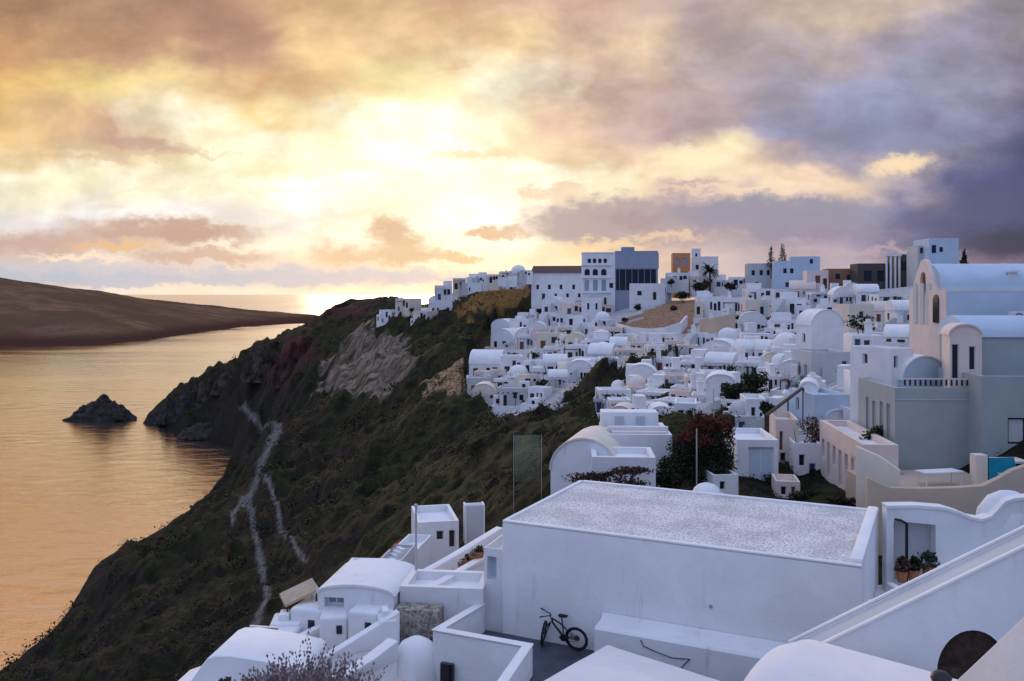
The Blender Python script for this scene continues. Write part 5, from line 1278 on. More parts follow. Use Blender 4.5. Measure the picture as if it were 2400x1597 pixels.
# ------------------------------------------------------------------ courtyard behind the stair
def courtyard():
    Y = 31.5; s = Y / F; P0 = at(2050, 1340, Y); k = lambda x, y: ((x - 2050) * s, (1340 - y) * s)
    top = [(2040,1166),(2110,1164),(2170,1168),(2200,1177),(2228,1189),(2252,1193),(2272,1186),(2288,1168),(2302,1152),(2322,1144),(2360,1141),(2440,1140)]
    outer = [k(x, y) for x, y in [(2440, 1420), (2040, 1420)][::-1]] ; outer = [k(2040, 1420), k(2440, 1420)] + [k(x, y) for x, y in top[::-1]]
    hole = [k(2056, 1340), k(2150, 1340), k(2150, 1206), k(2056, 1198)]
    e = empty('courtyard_wall', P0, R(-4), 'white courtyard wall with swooping curved top and recessed niche', 'wall')
    slab_holes(outer, [hole], .45).build('wall', M['white_plaster'], e)
    MB().box(*sorted((k(2050, 0)[0], k(2156, 0)[0])), .452, .6, -1, k(0, 1190)[1]).build('niche_back', M['grey_plaster'], e)
    n = len(top); vs = []
    for x, y in top: 
        q = k(x, y); vs += [(q[0], -.05, q[1] - .05), (q[0], .5, q[1] - .05), (q[0], .5, q[1] + .05), (q[0], -.05, q[1] + .05)]
    MB().add(vs, [(i * 4 + j, i * 4 + 4 + j, i * 4 + 4 + (j + 1) % 4, i * 4 + (j + 1) % 4)[::-1] for i in range(n - 1) for j in range(4)] + [(0, 1, 2, 3), (4 * n - 1, 4 * n - 2, 4 * n - 3, 4 * n - 4)]).build('coping', M['bright_plaster'], e, smooth=True)
    # soft buttress swelling at the right
    MB().lathe([(1.25, -3.2), (1.15, 1.2), (1.02, 1.9), (.7, 2.35), (.3, 2.55), (0, 2.6)], (0, 0, 0), 22).build('buttress', M['white_plaster'], e, smooth=True).matrix_basis = Matrix.Translation((k(2330, 0)[0], .7, k(0, 1300)[1])) @ Matrix.Diagonal((1, .7, 1, 1))
    g = empty('lamp_post', at(2086, 1335, 31.2), 0, 'dark post with short bracket standing in the courtyard niche', 'post')
    MB().tube((0, 0, -.8), (0, 0, 2.02), .055).build('pole', M['metal_dark'], g); MB().path([(0, 0, 2.0), (-.2, 0, 2.12), (-.42, 0, 2.16)], .045).build('bracket', M['metal_dark'], g)
    for i, (x, y, r, lb, mt) in enumerate([(2075, 1322, .30, 'brown potted plant left in the courtyard niche', 'leaf_vine'), (2102, 1320, .28, 'olive potted plant below the courtyard post', 'leaf_scrub'), (2135, 1312, .42, 'dark bushy potted plant right in the courtyard niche', 'leaf_dark')]):
        p = at(x, y, 30.9); q = empty('potted_plant', p, 0, lb, 'plant', 'potted plants in the courtyard')
        MB().lathe([(0, -.25), (.15, -.25), (.20, .1), (.22, .1), (.22, .14), (.17, .14), (0, .12)], (0, 0, 0), 14).build('pot', M['terracotta'], q, smooth=True)
        v, t = leaf_cloud([(0, 0, .3, r, r, r * .8, 1), (r * .3, .1, .45, r * .6, r * .6, r * .5, .6)], 260, .07); leaf_mesh('foliage', v, t, M[mt], q)
    w = parapet('short white wall leading up beside the vents of the big house', [at(2048, 1340, 30.6), at(2082, 1362, 28.6), at(2065, 1430, 27.0)], 86, at(2048, 1340, 30.6).z, .2)
    f = MB().plan([(-3, -5), (6, -5), (6, 1.2), (-3, 1.2)], -1.2, 0).build('courtyard_floor', M['white_plaster'], loc=at(2100, 1372, 31)); tag(f, 'pale courtyard floor between the stair and the curved wall', 'floor')
courtyard()

# ------------------------------------------------------------------ middle ground behind the big house
house(at(1344, 1120, 46.0), R(-16), 3.6, 4.4, .85, 'cream barrel vault with rounded end, behind the left corner of the pebbled roof', roof='vault', rise=1.65, mat='white_plaster', roofmat='cream_plaster', name='vaulted_house')
face_house(1362, 1508, 1052, 1125, 43.5, 3.0, 'white walled terrace right of the cream barrel vault', R(-4), mat='white_plaster', roof='flat')
def ledge_house():
    e, w, h = face_house(1388, 1546, 1000, 1062, 48, 4.6, 'white house whose upper terrace holds a warm light band painted pink', R(-3), mat='white_plaster', roof='flat')
    MB().box(-w / 2 + .3, w / 2 - .1, .9, 1.25, h, h + .30).build('low_wall', M['white_plaster'], e, bevel=.03)
    MB().box(-w / 2 + .5, w / 2 - .2, .32, .88, h - .31, h + .10).build('lit_band', M['pink_plaster'], e, bevel=.03)  # strip of warm light, made as a pink block
    MB().box(-w / 2, w / 2 - .5, 2.2, 3.6, h - .3, h + .92).build('upper_wall', M['white_plaster'], e, bevel=.04)
    for x in (-1.1, .1): MB().box(x, x + .5, 2.14, 2.26, h, h + .7).build('niche', M['grey_plaster'], e)
ledge_house()
face_house(1480, 1510, 965, 1000, 58, 3, 'tiny white house with two doors above the pink band terrace', R(-8), front=[O('door', .25, .22, .02, .8, 'brown_paint'), O('window', .6, .22, .3, .7)])
def creeper():
    p = at(1602, 1122, 46.5); e = empty('creeper_tree', p, 0, 'tall dark tree mass with reddish bougainvillea crown behind the big house', 'tree')
    cs = [(-1.2, 0, .8, .95, .9, .9, 1), (0, 0, 1.0, 1.1, 1, 1.1, 1.2), (1.1, .1, .9, .95, .9, 1.0, 1), (-.7, .1, 2.0, .8, .8, .8, .9), (.5, 0, 2.3, 1.0, .9, .9, 1), (1.2, .1, 2.2, .8, .8, 1.0, .9), (1.5, 0, 1.5, .6, .6, .8, .6), (-1.7, .1, .4, .5, .6, .5, .6), (-1.5, 0, 1.2, .45, .5, .5, .3)]
    v, t = leaf_cloud(cs, 12000, .07); leaf_mesh('crown', v, t, M['leaf_dark'], e)
    cs = [(-.1, -.1, 3.2, .5, .6, .45, .8), (.5, 0, 3.45, .8, .7, .5, 1), (1.3, 0, 3.4, .6, .6, .5, 1), (-.6, -.3, 2.75, .55, .5, .35, .6), (.2, -.5, 2.6, .6, .4, .4, .6), (1.75, 0, 3.0, .3, .4, .5, .5), (.15, 0, 3.75, .25, .25, .45, .3)]
    v, t = leaf_cloud(cs, 4200, .06); leaf_mesh('blossom', v, t, M['leaf_red'], e)
    mb = MB(); mb.path([(0, 0, -1.5), (.1, 0, .8), (0, 0, 2.0)], [.2, .16, .1])
    for a in (-1.2, -.5, .6, 1.3): mb.path([(.1, 0, .8), (a * .6, .1, 1.7), (a, 0, 2.6)], [.09, .06, .02])
    mb.build('trunk', M['bark'], e)
    tag(MB().tube((0, 0, -1), (0, 0, 2.1), .04, .035).build('post', M['metal_pale'], loc=at(1603, 1082, 44.6)), 'thin pale post in front of the dark creeper tree', 'post')
    tag(MB().tube((0, 0, -1), (0, 0, 1.0), .035, .03).build('post', M['metal_pale'], loc=at(1642, 930, 56)), 'thin pale post rising above the red blossom', 'post')
creeper()
def vine(px, yb, Y, w, h, label, mat, n=1500, name='climbing_vine', leaf=.08, dp=.5):
    e = empty(name, at(px, yb, Y), 0, label, 'vine'); s = Y / F; w *= s; h *= s
    cs = [(random.uniform(-.4, .4) * w, random.uniform(-.3, .3) * dp, h * t, w * random.uniform(.22, .4), dp * .6, h * .16, 1) for t in np.linspace(.12, .9, 7) for _ in (0, 1)]
    v, t = leaf_cloud(cs, n, leaf); leaf_mesh('foliage', v, t, M[mat], e)
    mb = MB()
    for a in (-.2, .1, .25): mb.path([(a * w * .3, .1, -.8), (a * w, 0, h * .4), (a * w * 1.6, 0, h * .85)], [.06, .045, .015], 5)
    mb.build('stem', M['bark'], e)
vine(1856, 1115, 53, 92, 150, 'dark red-green vine hanging between the lilac house and street house', 'leaf_vine', 2600)
vine(1800, 1138, 50, 70, 48, 'low dark hedge at the foot of the pinkish house', 'leaf_dark', 1300)
vine(1412, 1116, 42, 160, 40, 'dry brownish creeper along the back edge of the pebbled roof', 'leaf_vine', 1500)
vine(2020, 1062, 47, 66, 80, 'dark bush at the left corner of the sage house', 'leaf_dark', 1600)
vine(1985, 1070, 50, 40, 46, 'brown dried bush left of the sage house corner bush', 'leaf_vine', 700)
vine(1982, 760, 96, 60, 34, 'dark plants hanging below the cream cube house', 'leaf_dark', 500, leaf=.14)
def round_tree(px, yc, yb, Y, r, label, mat='leaf_green', n=1800, group='round trees in the town', leaf=.1):
    c = at(px, yb, Y); h = (yb - yc) * Y / F; r = r * Y / F
    e = empty('tree', c, 0, label, 'tree', group)
    cs = [(random.uniform(-.55, .55) * r, random.uniform(-.5, .5) * r, h + random.uniform(-.5, .55) * r, r * random.uniform(.35, .6), r * random.uniform(.35, .6), r * random.uniform(.3, .5), random.uniform(.5, 1)) for _ in range(9)]
    v, t = leaf_cloud(cs, n, leaf); leaf_mesh('crown', v, t, M[mat], e)
    mb = MB(); mb.path([(0, 0, -2), (.05, 0, h * .5), (0, 0, h)], [.16, .12, .07])
    for q in cs[:5]: mb.path([(0, 0, h * .55), (q[0] * .5, q[1] * .5, h * .85), (q[0], q[1], q[2])], [.07, .05, .02], 5)
    mb.build('trunk', M['bark'], e)
round_tree(1690, 905, 945, 74, 30, 'dark round tree left of the taller yellowish tree', 'leaf_dark', leaf=.12)
round_tree(1738, 880, 945, 76, 34, 'taller tree with olive brown crown above the lilac houses', 'leaf_scrub', leaf=.12)
round_tree(1765, 940, 985, 60, 20, 'small dark round tree beside the wooden beam', 'leaf_dark', 1000)
for i, (x, y, Yr, lb, mt) in enumerate([(1252, 896, 40, 'large dark bush below the left vaulted houses', 'leaf_dark'), (1305, 880, 36, 'dark leaning bush right of the pale steps in the lower left town', 'leaf_green'), (1230, 826, 30, 'dark hedge between two terraces in the upper left town', 'leaf_dark'),
        (1180, 828, 30, 'dark hedge at the left end of the upper terraces', 'leaf_dark'), (1430, 860, 30, 'dark bush on the terrace left of the walkway', 'leaf_green'), (1700, 745, 30, 'dark bush right of the earth bank houses', 'leaf_dark'), (1770, 748, 36, 'wide dark bush at the right terrace end', 'leaf_green'),
        (1470, 715, 24, 'small dark bush at the top edge of the earth bank', 'leaf_dark'), (1440, 742, 20, 'dark shrub on the left slope of the earth bank', 'leaf_scrub'), (1548, 715, 22, 'brown tree stump bush on the earth bank', 'leaf_vine'), (1570, 690, 34, 'dark shrub near the top of the earth bank', 'leaf_scrub'),
        (1620, 672, 44, 'olive hedge below the skyline palm', 'leaf_scrub'), (1680, 668, 34, 'dark low hedge right of the palm', 'leaf_dark'), (1545, 655, 20, 'dark shrub left of the orange house', 'leaf_dark'), (1310, 690, 44, 'dark green bush beside the long tiled house', 'leaf_dark'),
        (1600, 850, 26, 'small dark bush in the middle right terraces', 'leaf_dark'), (1520, 842, 26, 'dark bush beside the walkway wall', 'leaf_green'), (1870, 700, 26, 'dark shrub left of the chapel houses', 'leaf_dark'), (2040, 735, 40, 'dark plants stepping down left of the chapel', 'leaf_dark'), (1130, 950, 24, 'dark bush at the lowest left terrace', 'leaf_green'), (1330, 940, 46, 'sage green bush on the slope below the walkway', 'leaf_scrub'), (1240, 990, 50, 'wide green bush on the slope left of the cream vault', 'leaf_green')]):
    p = hit(x, y, 40) or at(x, y, 230); r = Yr * p.y / F / 1.6
    bush(p, r, r * random.uniform(.75, 1.0), lb, mt, n=420, leaf=r * .13)
# glass fence left of the cream vault
gf = empty('glass_fence', at(1182, 1112, 47), R(8), 'greenish glass fence panel with slim posts on the slope edge', 'fence')
MB().box(.05, 1.45, 0, .02, .1, 2.55).build('pane', M['fence_glass'], gf)
for x in (0, 1.5): MB().tube((x, .01, -3), (x, .01, 2.58), .013).build('post', M['metal_pale'], gf)
pass

# ------------------------------------------------------------------ lower left houses
def left_cluster():
    # flat block with blue shade and pinkish terrace
    face_house(962, 1056, 1200, 1262, 40, 3.2, 'white block house at the cliff edge just right of the flagpole', R(12), front=[O('window', 1.0, .35, .35, .8), O('door', 1.55, .3, .02, .8, 'dark_wood')])
    ch = empty('chimney', at(1090, 1206, 41.5), R(10), 'pale grey chimney stack above the cliff edge houses', 'chimney'); MB().box(-.42, .42, -.3, .3, -1.5, .95).build('stack', M['grey_plaster'], ch, bevel=.04)
    for x in (-.46, .40): MB().box(x, x + .08, -.33, .33, -.8, .98).build('corner_strip', M['white_plaster'], ch)
    parapet('pinkish white parapet running from the flagpole up to the big house', [at(925, 1342, 33.6), at(1040, 1278, 35.6), at(1150, 1212, 38.2)], 85.5, at(925, 1342, 33.6).z, .3)
    parapet('second inner parapet with rounded top beside the terracotta pots', [at(985, 1352, 31.5), at(1045, 1318, 33.2), at(1152, 1256, 35.6)], 85.5, at(985, 1352, 31.5).z, .28)
    f = MB().plan([(-1.5, -1.8), (1.2, -.6), (4.2, 3.2), (2.2, 3.6)], -2, 0).build('terrace', M['pink_plaster'], loc=at(985, 1330, 34.8)); tag(f, 'pinkish sloping terrace between the two parapets', 'terrace')
    fp = empty('flagpole', at(957, 1340, 33.2), 0, 'bare grey flagpole standing on the white parapet', 'flagpole'); MB().tube((0, 0, -.5), (0, 0, 2.85), .045, .04).build('pole', M['metal_pale'], fp); MB().lathe([(.0, 2.84), (.07, 2.86), (.07, 2.94), (0, 2.98)], (0, 0, 0), 10).build('finial', M['metal_pale'], fp)
    for i, (x, y, lb) in enumerate([(1066, 1302, 'terracotta pot lowest in the row beside the parapet'), (1078, 1290, 'terracotta pot second from below beside the parapet'), (1090, 1280, 'terracotta pot third from below beside the parapet'), (1102, 1272, 'terracotta pot nearest the big house wall')]):
        p = empty('flower_pot', at(x, y, 34.6), 0, lb, 'pot', 'terracotta pots'); MB().lathe([(0, -.35), (.14, -.35), (.2, 0), (.23, 0), (.23, .05), (.18, .05), (0, .02)], (0, 0, 0), 14).build('pot', M['terracotta'], p, smooth=True)
        v, t = leaf_cloud([(0, 0, .14, .2, .2, .14, 1)], 90, .06); leaf_mesh('plant', v, t, M['leaf_dark' if i % 2 else 'leaf_dry'], p)
    # corner wall left of the big house with a deep niche
    e, w, h = face_house(1112, 1158, 1262, 1400, 31.5, 2.4, 'narrow white corner house with small niche window left of the big house', R(-20), front=[O('window', .30, .36, 1.0, 1.85, 'blue_plaster')], rec=.3)
    # white wall and rubble below it
    face_house(918, 1112, 1352, 1424, 31.2, 2.0, 'long white wall house under the flagpole', R(-6), roof='flat')
    rs = empty('rubble_wall', at(955, 1490, 30.4), R(-8), 'rubble stone wall below the long white wall', 'wall'); MB().box(-.75, .85, 0, .8, -2, 1.28).build('stonework', M['rubble_stone'], rs, bevel=.05)
    ap = empty('apse', at(958, 1600, 29.3), 0, 'smooth rounded white buttress below the rubble wall', 'buttress'); MB().lathe([(.95, -2.5), (.92, 0), (.86, .9), (.74, 1.4), (.52, 1.75), (.22, 1.92), (0, 1.96)], (0, 0, 0), 26).build('shell', M['bright_plaster'], ap, smooth=True)
    sh = MB().box(-.16, .16, -.1, .1, -.35, .35).build('hatch', M['metal_dark'], loc=at(1000, 1492, 29.6)); tag(sh, 'small dark hatch beside the rounded buttress', 'hatch')
    # vaulted house on the left with niche
    e = house(at(818, 1428, 31.0), R(-8), 2.75, 3.0, .98, 'white house with gently curved roof and dark niche at the cliff edge', roof='vault', rise=.24, name='vaulted_house', front=[('window', .22, .95, .42, .78, 'slate_plaster')], rec=.35)
    e = empty('pergola', at(690, 1382, 32.2), R(24), 'beige canopy roof over brown terrace at the cliff edge', 'canopy')
    MB().add([(-.6, -.5, 0), (.6, -.5, .42), (.6, .8, .42), (-.6, .8, 0), (-.6, -.5, .1), (.6, -.5, .52), (.6, .8, .52), (-.6, .8, .1)], [(0,3,2,1),(4,5,6,7),(0,1,5,4),(1,2,6,5),(2,3,7,6),(3,0,4,7)]).build('canopy', M['canvas_beige'], e)
    for x, z in ((-.52, 0), (.52, .4)): MB().tube((x, -.42, -1.1), (x, -.42, z), .03).build('post', M['dark_wood'], e)
    MB().box(-.5, .6, .6, .7, -1.0, .1).build('screen', M['brown_paint'], e)
    MB().box(-.55, .62, -.4, .9, -1.6, -.95).build('platform', M['white_plaster'], e)
    # irregular low blocks
    for (x0, x1, yt, yb, Y, rz, lb) in [(662, 742, 1402, 1485, 31.2, -14, 'low white block under the beige canopy'), (735, 800, 1420, 1490, 30.4, 8, 'low white block with rounded edge below the dark niche'), (796, 870, 1408, 1490, 30.2, -12, 'white block with small opening left of the diagonal wall'), (590, 668, 1462, 1530, 30.2, -10, 'white wall block with glass rail at the lower cliff edge')]:
        o = MB(); s = Y / F; w = (x1 - x0) * s; h = (yb - yt) * s
        o.box(-w / 2, w / 2, 0, 1.6, -2.5, h)
        e = empty('low_house', at((x0 + x1) / 2, yb, Y), R(rz), lb, 'house', 'low white blocks'); o.build('wall', M['white_plaster'], e, bevel=.12, seg=3)
        MB().box(w * .1, w * .3, -.03, .1, h * .45, h * .72).build('opening', M['glass_pane'], e)
    gr = empty('glass_rail', at(600, 1462, 30.3), R(-10), 'dark glazed rail on the lowest white terrace', 'railing'); MB().box(-.35, .6, 0, .03, 0, .28).build('pane', M['glass_pane'], gr); MB().box(-.4, .65, -.02, .05, .284, .32).build('handrail', M['white_paint'], gr)
    for x in (-.38, .62): MB().tube((x, .015, -.3), (x, .015, .3), .02).build('post', M['metal_pale'], gr)
    parapet('broad diagonal white parapet climbing from the shrub to the rubble wall', [at(742, 1512, 28.6), at(840, 1452, 29.4), at(916, 1404, 30.0)], 85, at(742, 1512, 28.6).z, .26)
    parapet('lower diagonal white parapet just behind the dry shrub', [at(770, 1560, 27.2), at(850, 1512, 28.0), at(905, 1470, 28.8)], 85, at(770, 1560, 27.2).z, .4)
    f = MB().box(-1.6, 1.4, -1.0, 1.4, -2, 0).build('terrace', M['pink_plaster'], loc=at(860, 1562, 28.6), rz=R(-10)); tag(f, 'pale sloping terrace left of the rounded buttress', 'terrace')
    # rounded roof at the lower left
    Y = 27.0; o = at(500, 1600, Y); e = empty('low_roof_house', o, R(-6), 'white house with sloping rounded shoulder at the bottom left behind the shrub', 'house')
    q = lambda x, y: ((x - 500) * Y / F, (1600 - 58 - y) * Y / F)
    prof = [(345, 1700), (345, 1566), (392, 1548), (424, 1530), (436, 1512), (458, 1480), (474, 1460), (492, 1452), (530, 1450), (610, 1459), (690, 1472), (702, 1482), (702, 1700)]
    MB().prism([q(x, y) for x, y in prof][::-1], 0, 2.4).build('wall', M['bright_plaster'], e, bevel=.06)
    MB().prism([q(x, y) for x, y in [(340, 1700), (340, 1584), (430, 1545), (520, 1540), (640, 1556), (640, 1700)]][::-1], -1.3, -.004).build('ledge', M['white_plaster'], e, bevel=.08)
    MB().box(*q(560, 0)[:1], q(600, 0)[0], -.05, .06, q(0, 1530)[1], q(0, 1500)[1]).build('opening', M['glass_pane'], e)
    # striped steps and awning by the cliff
    st = empty('stair', at(868, 1318, 35.5), R(36), 'little white stair with red runner dropping to the cliff', 'stair')
    mb = MB()
    for i in range(8): mb.box(i * .16, i * .16 + .16, 0, .5, -1.5, i * .1 + .05)
    mb.build('steps', M['white_plaster'], st); MB().add([(0, .5, .16), (1.4, .5, 1.0), (1.4, .62, 1.0), (0, .62, .16)], [(0, 1, 2, 3)]).build('runner', M['red_cloth'], st)
    face_house(872, 925, 1288, 1345, 35, 2.2, 'grey-white cube at the foot of the little red stair', R(-8), mat='grey_plaster')
    face_house(905, 962, 1262, 1340, 37, 2.2, 'white sloping wall house behind the flagpole', R(-10), mat='white_plaster')
    face_house(770, 880, 1330, 1362, 33, 2.5, 'low white roof with dark red edge behind the curved roof house', R(-4), mat='white_plaster', roofmat='tile_roof')
left_cluster()
vine(1868, 1165, 44.5, 90, 34, 'dark low hedge between the lilac house and the street house', 'leaf_dark', 1400)
face_house(1828, 1888, 1020, 1120, 52, 3.0, 'white house half hidden by the dark street vine', R(-8), front=[O('window', .45, .35, 1.2, 1.9), O('door', 1.05, .4, .02, 1.4, 'blue_paint')])
face_house(1786, 1840, 1108, 1160, 47, 2.0, 'low pinkish wall house in front of the two dark windows', R(-10), mat='pink_plaster', front=[O('window', .4, .3, .45, .95), O('window', .9, .22, .45, .95, 'brown_paint')])
face_house(1640, 1700, 1092, 1150, 45, 2.0, 'low white block between the creeper tree and the lilac house', R(6), front=[O('window', .5, .3, .5, .95)])
vine(1940, 1172, 43, 60, 26, 'low dark planting along the foot of the street house', 'leaf_dark', 700)
for (x0, x1, yt, yb, Y, rz, lb) in [(872, 915, 1428, 1490, 29.6, 14, 'small white block wedged between the two diagonal parapets'), (700, 760, 1392, 1440, 32.0, 10, 'small white step block beneath the canopy post'), (846, 900, 1384, 1430, 30.9, -16, 'small white block at the right foot of the curved roof house'), (620, 690, 1436, 1490, 31.0, 6, 'low white terrace block between the canopy and the glazed rail')]:
    s_ = Y / F; w_ = (x1 - x0) * s_; h_ = (yb - yt) * s_
    e_ = empty('low_house', at((x0 + x1) / 2, yb, Y), R(rz), lb, 'house', 'low white blocks')
    MB().box(-w_ / 2, w_ / 2, 0, 1.2, -2.5, h_).build('wall', M['white_plaster'], e_, bevel=.08, seg=3)
    MB().box(-w_ * .25, w_ * .1, .3, .9, h_ - .1, h_ + .22).build('step', M['bright_plaster'], e_, bevel=.04)
parapet('low white parapet from the glazed rail up to the canopy', [at(640, 1492, 29.8), at(700, 1456, 30.6), at(748, 1432, 31.2)], 85, at(640, 1492, 29.8).z, .22)
# dry lavender shrub at the bottom edge
def dry_shrub():
    e = empty('dry_shrub', at(690, 1625, 19.5), 0, 'spiky grey-violet dry shrub at the bottom edge', 'shrub')
    vs = []; ts = []; g = np.random.default_rng(5); st = MB()
    for i in range(1500):
        x = g.normal(0, 1.0); y = g.normal(0, .55); base = np.array([x * .75, y * .8, -.35 - .12 * abs(x)])
        d = np.array([x * .22 + g.normal(0, .16), y * .2 + g.normal(0, .16), 1.0]); d /= np.linalg.norm(d); L = g.uniform(.45, 1.05) * math.exp(-(x / 1.7) ** 2) + .12
        tip = base + d * L; sd_ = np.cross(d, g.normal(size=3)); sd_ /= np.linalg.norm(sd_)
        if i % 4 == 0: pass
        for k in range(9):
            q = base + d * L * (.35 + .65 * k / 9) + sd_ * g.normal(0, .02); s = .05 * g.uniform(.5, 1.2); up = d * s * 1.6; a = np.cross(d, g.normal(size=3)); a /= np.linalg.norm(a)
            vs += [q, q + up * .5 + a * s * .45, q + up, q + up * .5 - a * s * .45]; ts += [float(np.clip(g.normal(.4 + .3 * k / 9, .25), 0, 1))] * 4
    leaf_mesh('flower_spikes', np.array(vs), np.array(ts), M['leaf_dry'], e); cs = [(random.uniform(-1.1, 1.1), random.uniform(-.4, .4), -.3, .35, .3, .3, 1) for _ in range(9)] + [(-1.35, 0, .1, .22, .25, .22, 2), (-1.1, 0, .3, .2, .2, .18, 1.5)]
    v, t = leaf_cloud(cs, 2600, .045); leaf_mesh('foliage', v, t, M['leaf_dark'], e)
dry_shrub(); bpy.data.objects['dry_shrub'].scale = (1.5, 1.3, 1.25)

# ------------------------------------------------------------------ scrub on the cliffs (nobody could count it)
def scrub():
    g = np.random.default_rng(3); n = 9000
    px = g.uniform(0, 1420, n * 5); py = g.uniform(690, 1560, n * 5)
    P = []
    k = g.integers(0, NR * NA, 60000); ri, ci = k // NA, k % NA
    x, y, z = TX[ri, ci], TY[ri, ci], TZ[ri, ci]; d = np.hypot(x, y)
    ok = (z > 3) & (d > 48) & (d < 760) & (zone_w['paving'][ri, ci] < .3) & (zone_w['pale'][ri, ci] < .4) & (zone_w['path'][ri, ci] < .3) & (x < 30) & (y > 15)
    ok &= fbm(x / 14, y / 14) + .25 * (g.random(len(x)) - .5) > .54
    x, y, z, d = x[ok], y[ok], z[ok], d[ok]
    s = np.clip(d / 130, .3, 2.2) * g.uniform(.25, 1.2, len(x))
    m = 26; c = np.repeat(np.stack([x, y, z], -1), m, 0); S = np.repeat(s, m)[:, None]
    off = g.normal(size=(len(c), 3)) * [.55, .55, .34] + [0, 0, .22]
    p = c + off * S
    a = g.normal(size=p.shape); a /= np.linalg.norm(a, axis=1)[:, None]; b = np.cross(a, g.normal(size=p.shape)); b /= np.linalg.norm(b, axis=1)[:, None]
    L = S * .19 * g.uniform(.6, 1.3, (len(p), 1))
    v = np.stack([p - a * L, p + b * L * .6, p + a * L, p - b * L * .6], 1).reshape(-1, 3)
    t = np.clip(np.repeat(.6 * fbm(x / 25 + 9, y / 25) + .5 * g.random(len(x)) - .15, m) + g.normal(0, .1, len(p)), 0, 1)
    tag(leaf_mesh('scrub', v, np.repeat(t, 4), M['leaf_scrub']), kind='stuff')
scrub()

# ------------------------------------------------------------------ rocks in the water
simple('sea_rock', (0.020, 0.018, 0.017), rough=0.8, var=0.5, scale=0.25, bump=1.0, bscale=0.6, spec=0.2, c2=(0.05, 0.045, 0.042))
def rock(px, py, wpx, hpx, label, prof=None, seed=1, group=None):
    Y = 100 * F / (py - HZ); s = Y / F; w = wpx * s / 2; h = hpx * s
    n, m = 64, 40; vs = []
    for j in range(m + 1):
        for i in range(n):
            a = 2 * math.pi * i / n; t = j / m; r = 1 - t
            x = math.cos(a) * r; y = math.sin(a) * r
            z = np.interp(x, [-1, -.74, -.55, -.3, -.12, .05, .22, .42, .62, .82, 1], prof or [.05, .16, .56, .66, .72, 1.0, .96, .70, .62, .24, .05]) * (1 - abs(y) ** 2.2) if prof is not False else (1 - r * r)
            nn = float(ridged(np.array(x * 3.3 + seed * 7), np.array(y * 3.3 + seed)) - .5)
            if j == 0: nn = 0.0
            vs.append((x * w * (1 + .12 * nn), y * w * .38 * (1 + .3 * nn), max(-.06, z * (1 + .75 * nn) - .02) * h - (3.0 if j == 0 else .4)))
    fs = [(j * n + i, j * n + (i + 1) % n, (j + 1) * n + (i + 1) % n, (j + 1) * n + i) for j in range(m) for i in range(n)]
    o = MB().add(vs, fs).build('rock', M['sea_rock'], loc=Vector(((px - CX) * s, Y, 0)), smooth=False)
    tag(o, label, 'rock', group); return o
rk = rock(230, 966, 168, 50, 'jagged dark rock islet alone in the water')
for x, y, w, h, lb in [(440, 1166, 12, 5, 'tiny rock in the water just off the bay shore'), (436, 1178, 14, 4, 'tiny flat rock nearest the near cliff shore'), (474, 1150, 10, 4, 'tiny rock closest to the inner bay')]:
    rock(x, y, w, h, lb, False, int(x), 'tiny shore rocks')

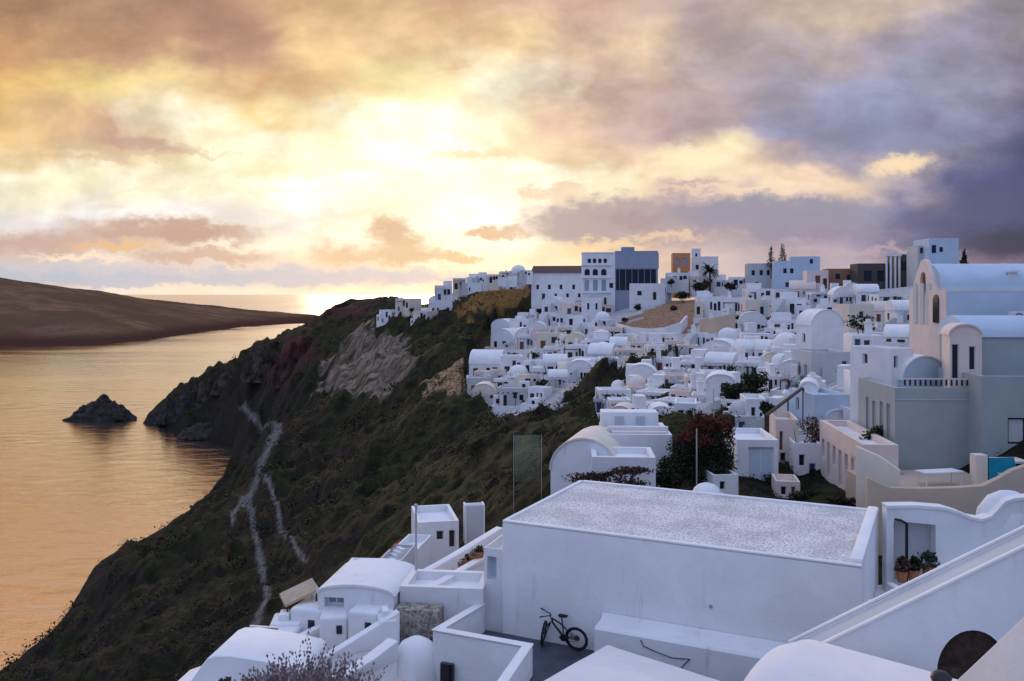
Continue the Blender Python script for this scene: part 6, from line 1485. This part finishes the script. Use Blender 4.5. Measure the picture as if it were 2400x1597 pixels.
# ------------------------------------------------------------------ crags of the headland
simple('red_rock', (0.030, 0.014, 0.013), rough=0.95, var=0.5, scale=0.2, bump=1.0, bscale=0.5, spec=0.1, c2=(0.085, 0.040, 0.034))
simple('brown_rock', (0.022, 0.018, 0.014), rough=0.95, var=0.5, scale=0.2, bump=1.0, bscale=0.5, spec=0.1, c2=(0.075, 0.060, 0.046))
def crag(px, py, wpx, hpx, Y, label, mat, seed, dp=.7):
    p = at(px, py, Y); s = Y / F; w = wpx * s / 2; h = hpx * s
    n, m = 72, 30; vs = []
    for j in range(m + 1):
        for i in range(n):
            a = 2 * math.pi * i / n; t = j / m; r = 1 - t; x = math.cos(a) * r; y = math.sin(a) * r
            k1 = float(ridged(np.array(x * 1.6 + seed * 7.3), np.array(y * 1.6 + seed), 5) - .5); k2 = float(fbm(np.array(x * 5 + seed), np.array(y * 5 + seed * 3.1)) - .5)
            z = (1 - r ** 2.4) * (1 + 1.1 * k1) + .35 * k2 * min(1, 4 * (1 - r))
            z = .75 * z + .25 * round(z * 5) / 5
            vs.append((x * w * (1 + .35 * k1 + .15 * k2), y * w * dp * (1 + .35 * k1), z * h - h * .12))
    fs = [(j * n + i, j * n + (i + 1) % n, (j + 1) * n + (i + 1) % n, (j + 1) * n + i) for j in range(m) for i in range(n)]
    tag(MB().add(vs, fs).build('rock', M[mat], loc=p), label, 'rock', 'crags of the headland')
for i, c in enumerate([
    (362, 972, 60, 22, 680, 'lowest dark crag at the very tip of the headland', 'sea_rock'), (398, 968, 70, 44, 668, 'dark pointed crag behind the headland tip', 'sea_rock'),
    (442, 960, 84, 72, 655, 'tallest dark crag at the seaward end of the headland', 'sea_rock'), (486, 945, 80, 60, 648, 'dark crag joining the headland to the slope', 'brown_rock'),
    (470, 1002, 110, 26, 612, 'long dark shore crag along the cove', 'sea_rock'), (545, 900, 110, 50, 640, 'brown crag on the slope above the headland point', 'brown_rock'),
    (625, 868, 130, 66, 590, 'brownish crag left of the dark red knoll', 'brown_rock'), (690, 880, 130, 84, 520, 'dark red rounded knoll above the cove', 'red_rock'),
    (800, 726, 110, 26, 575, 'reddish crag on the left end of the ridge', 'red_rock'), (872, 712, 90, 20, 560, 'brown crag on the ridge left of the far white houses', 'brown_rock'),
    (1010, 935, 66, 46, 250, 'golden brown rock face below the town corner', 'gold_rock'), (1060, 905, 56, 40, 235, 'upper golden rock face beside the town corner', 'gold_rock'),
    (520, 1130, 60, 26, 440, 'dark shore crag inside the cove', 'sea_rock')]):
    if 'gold_rock' not in M: simple('gold_rock', (0.11, 0.075, 0.045), rough=0.95, var=0.5, scale=0.3, bump=1.0, bscale=0.8, spec=0.1, c2=(0.34, 0.25, 0.165))
    crag(c[0], c[1], c[2], c[3], c[4], c[5], c[6], i + 2)
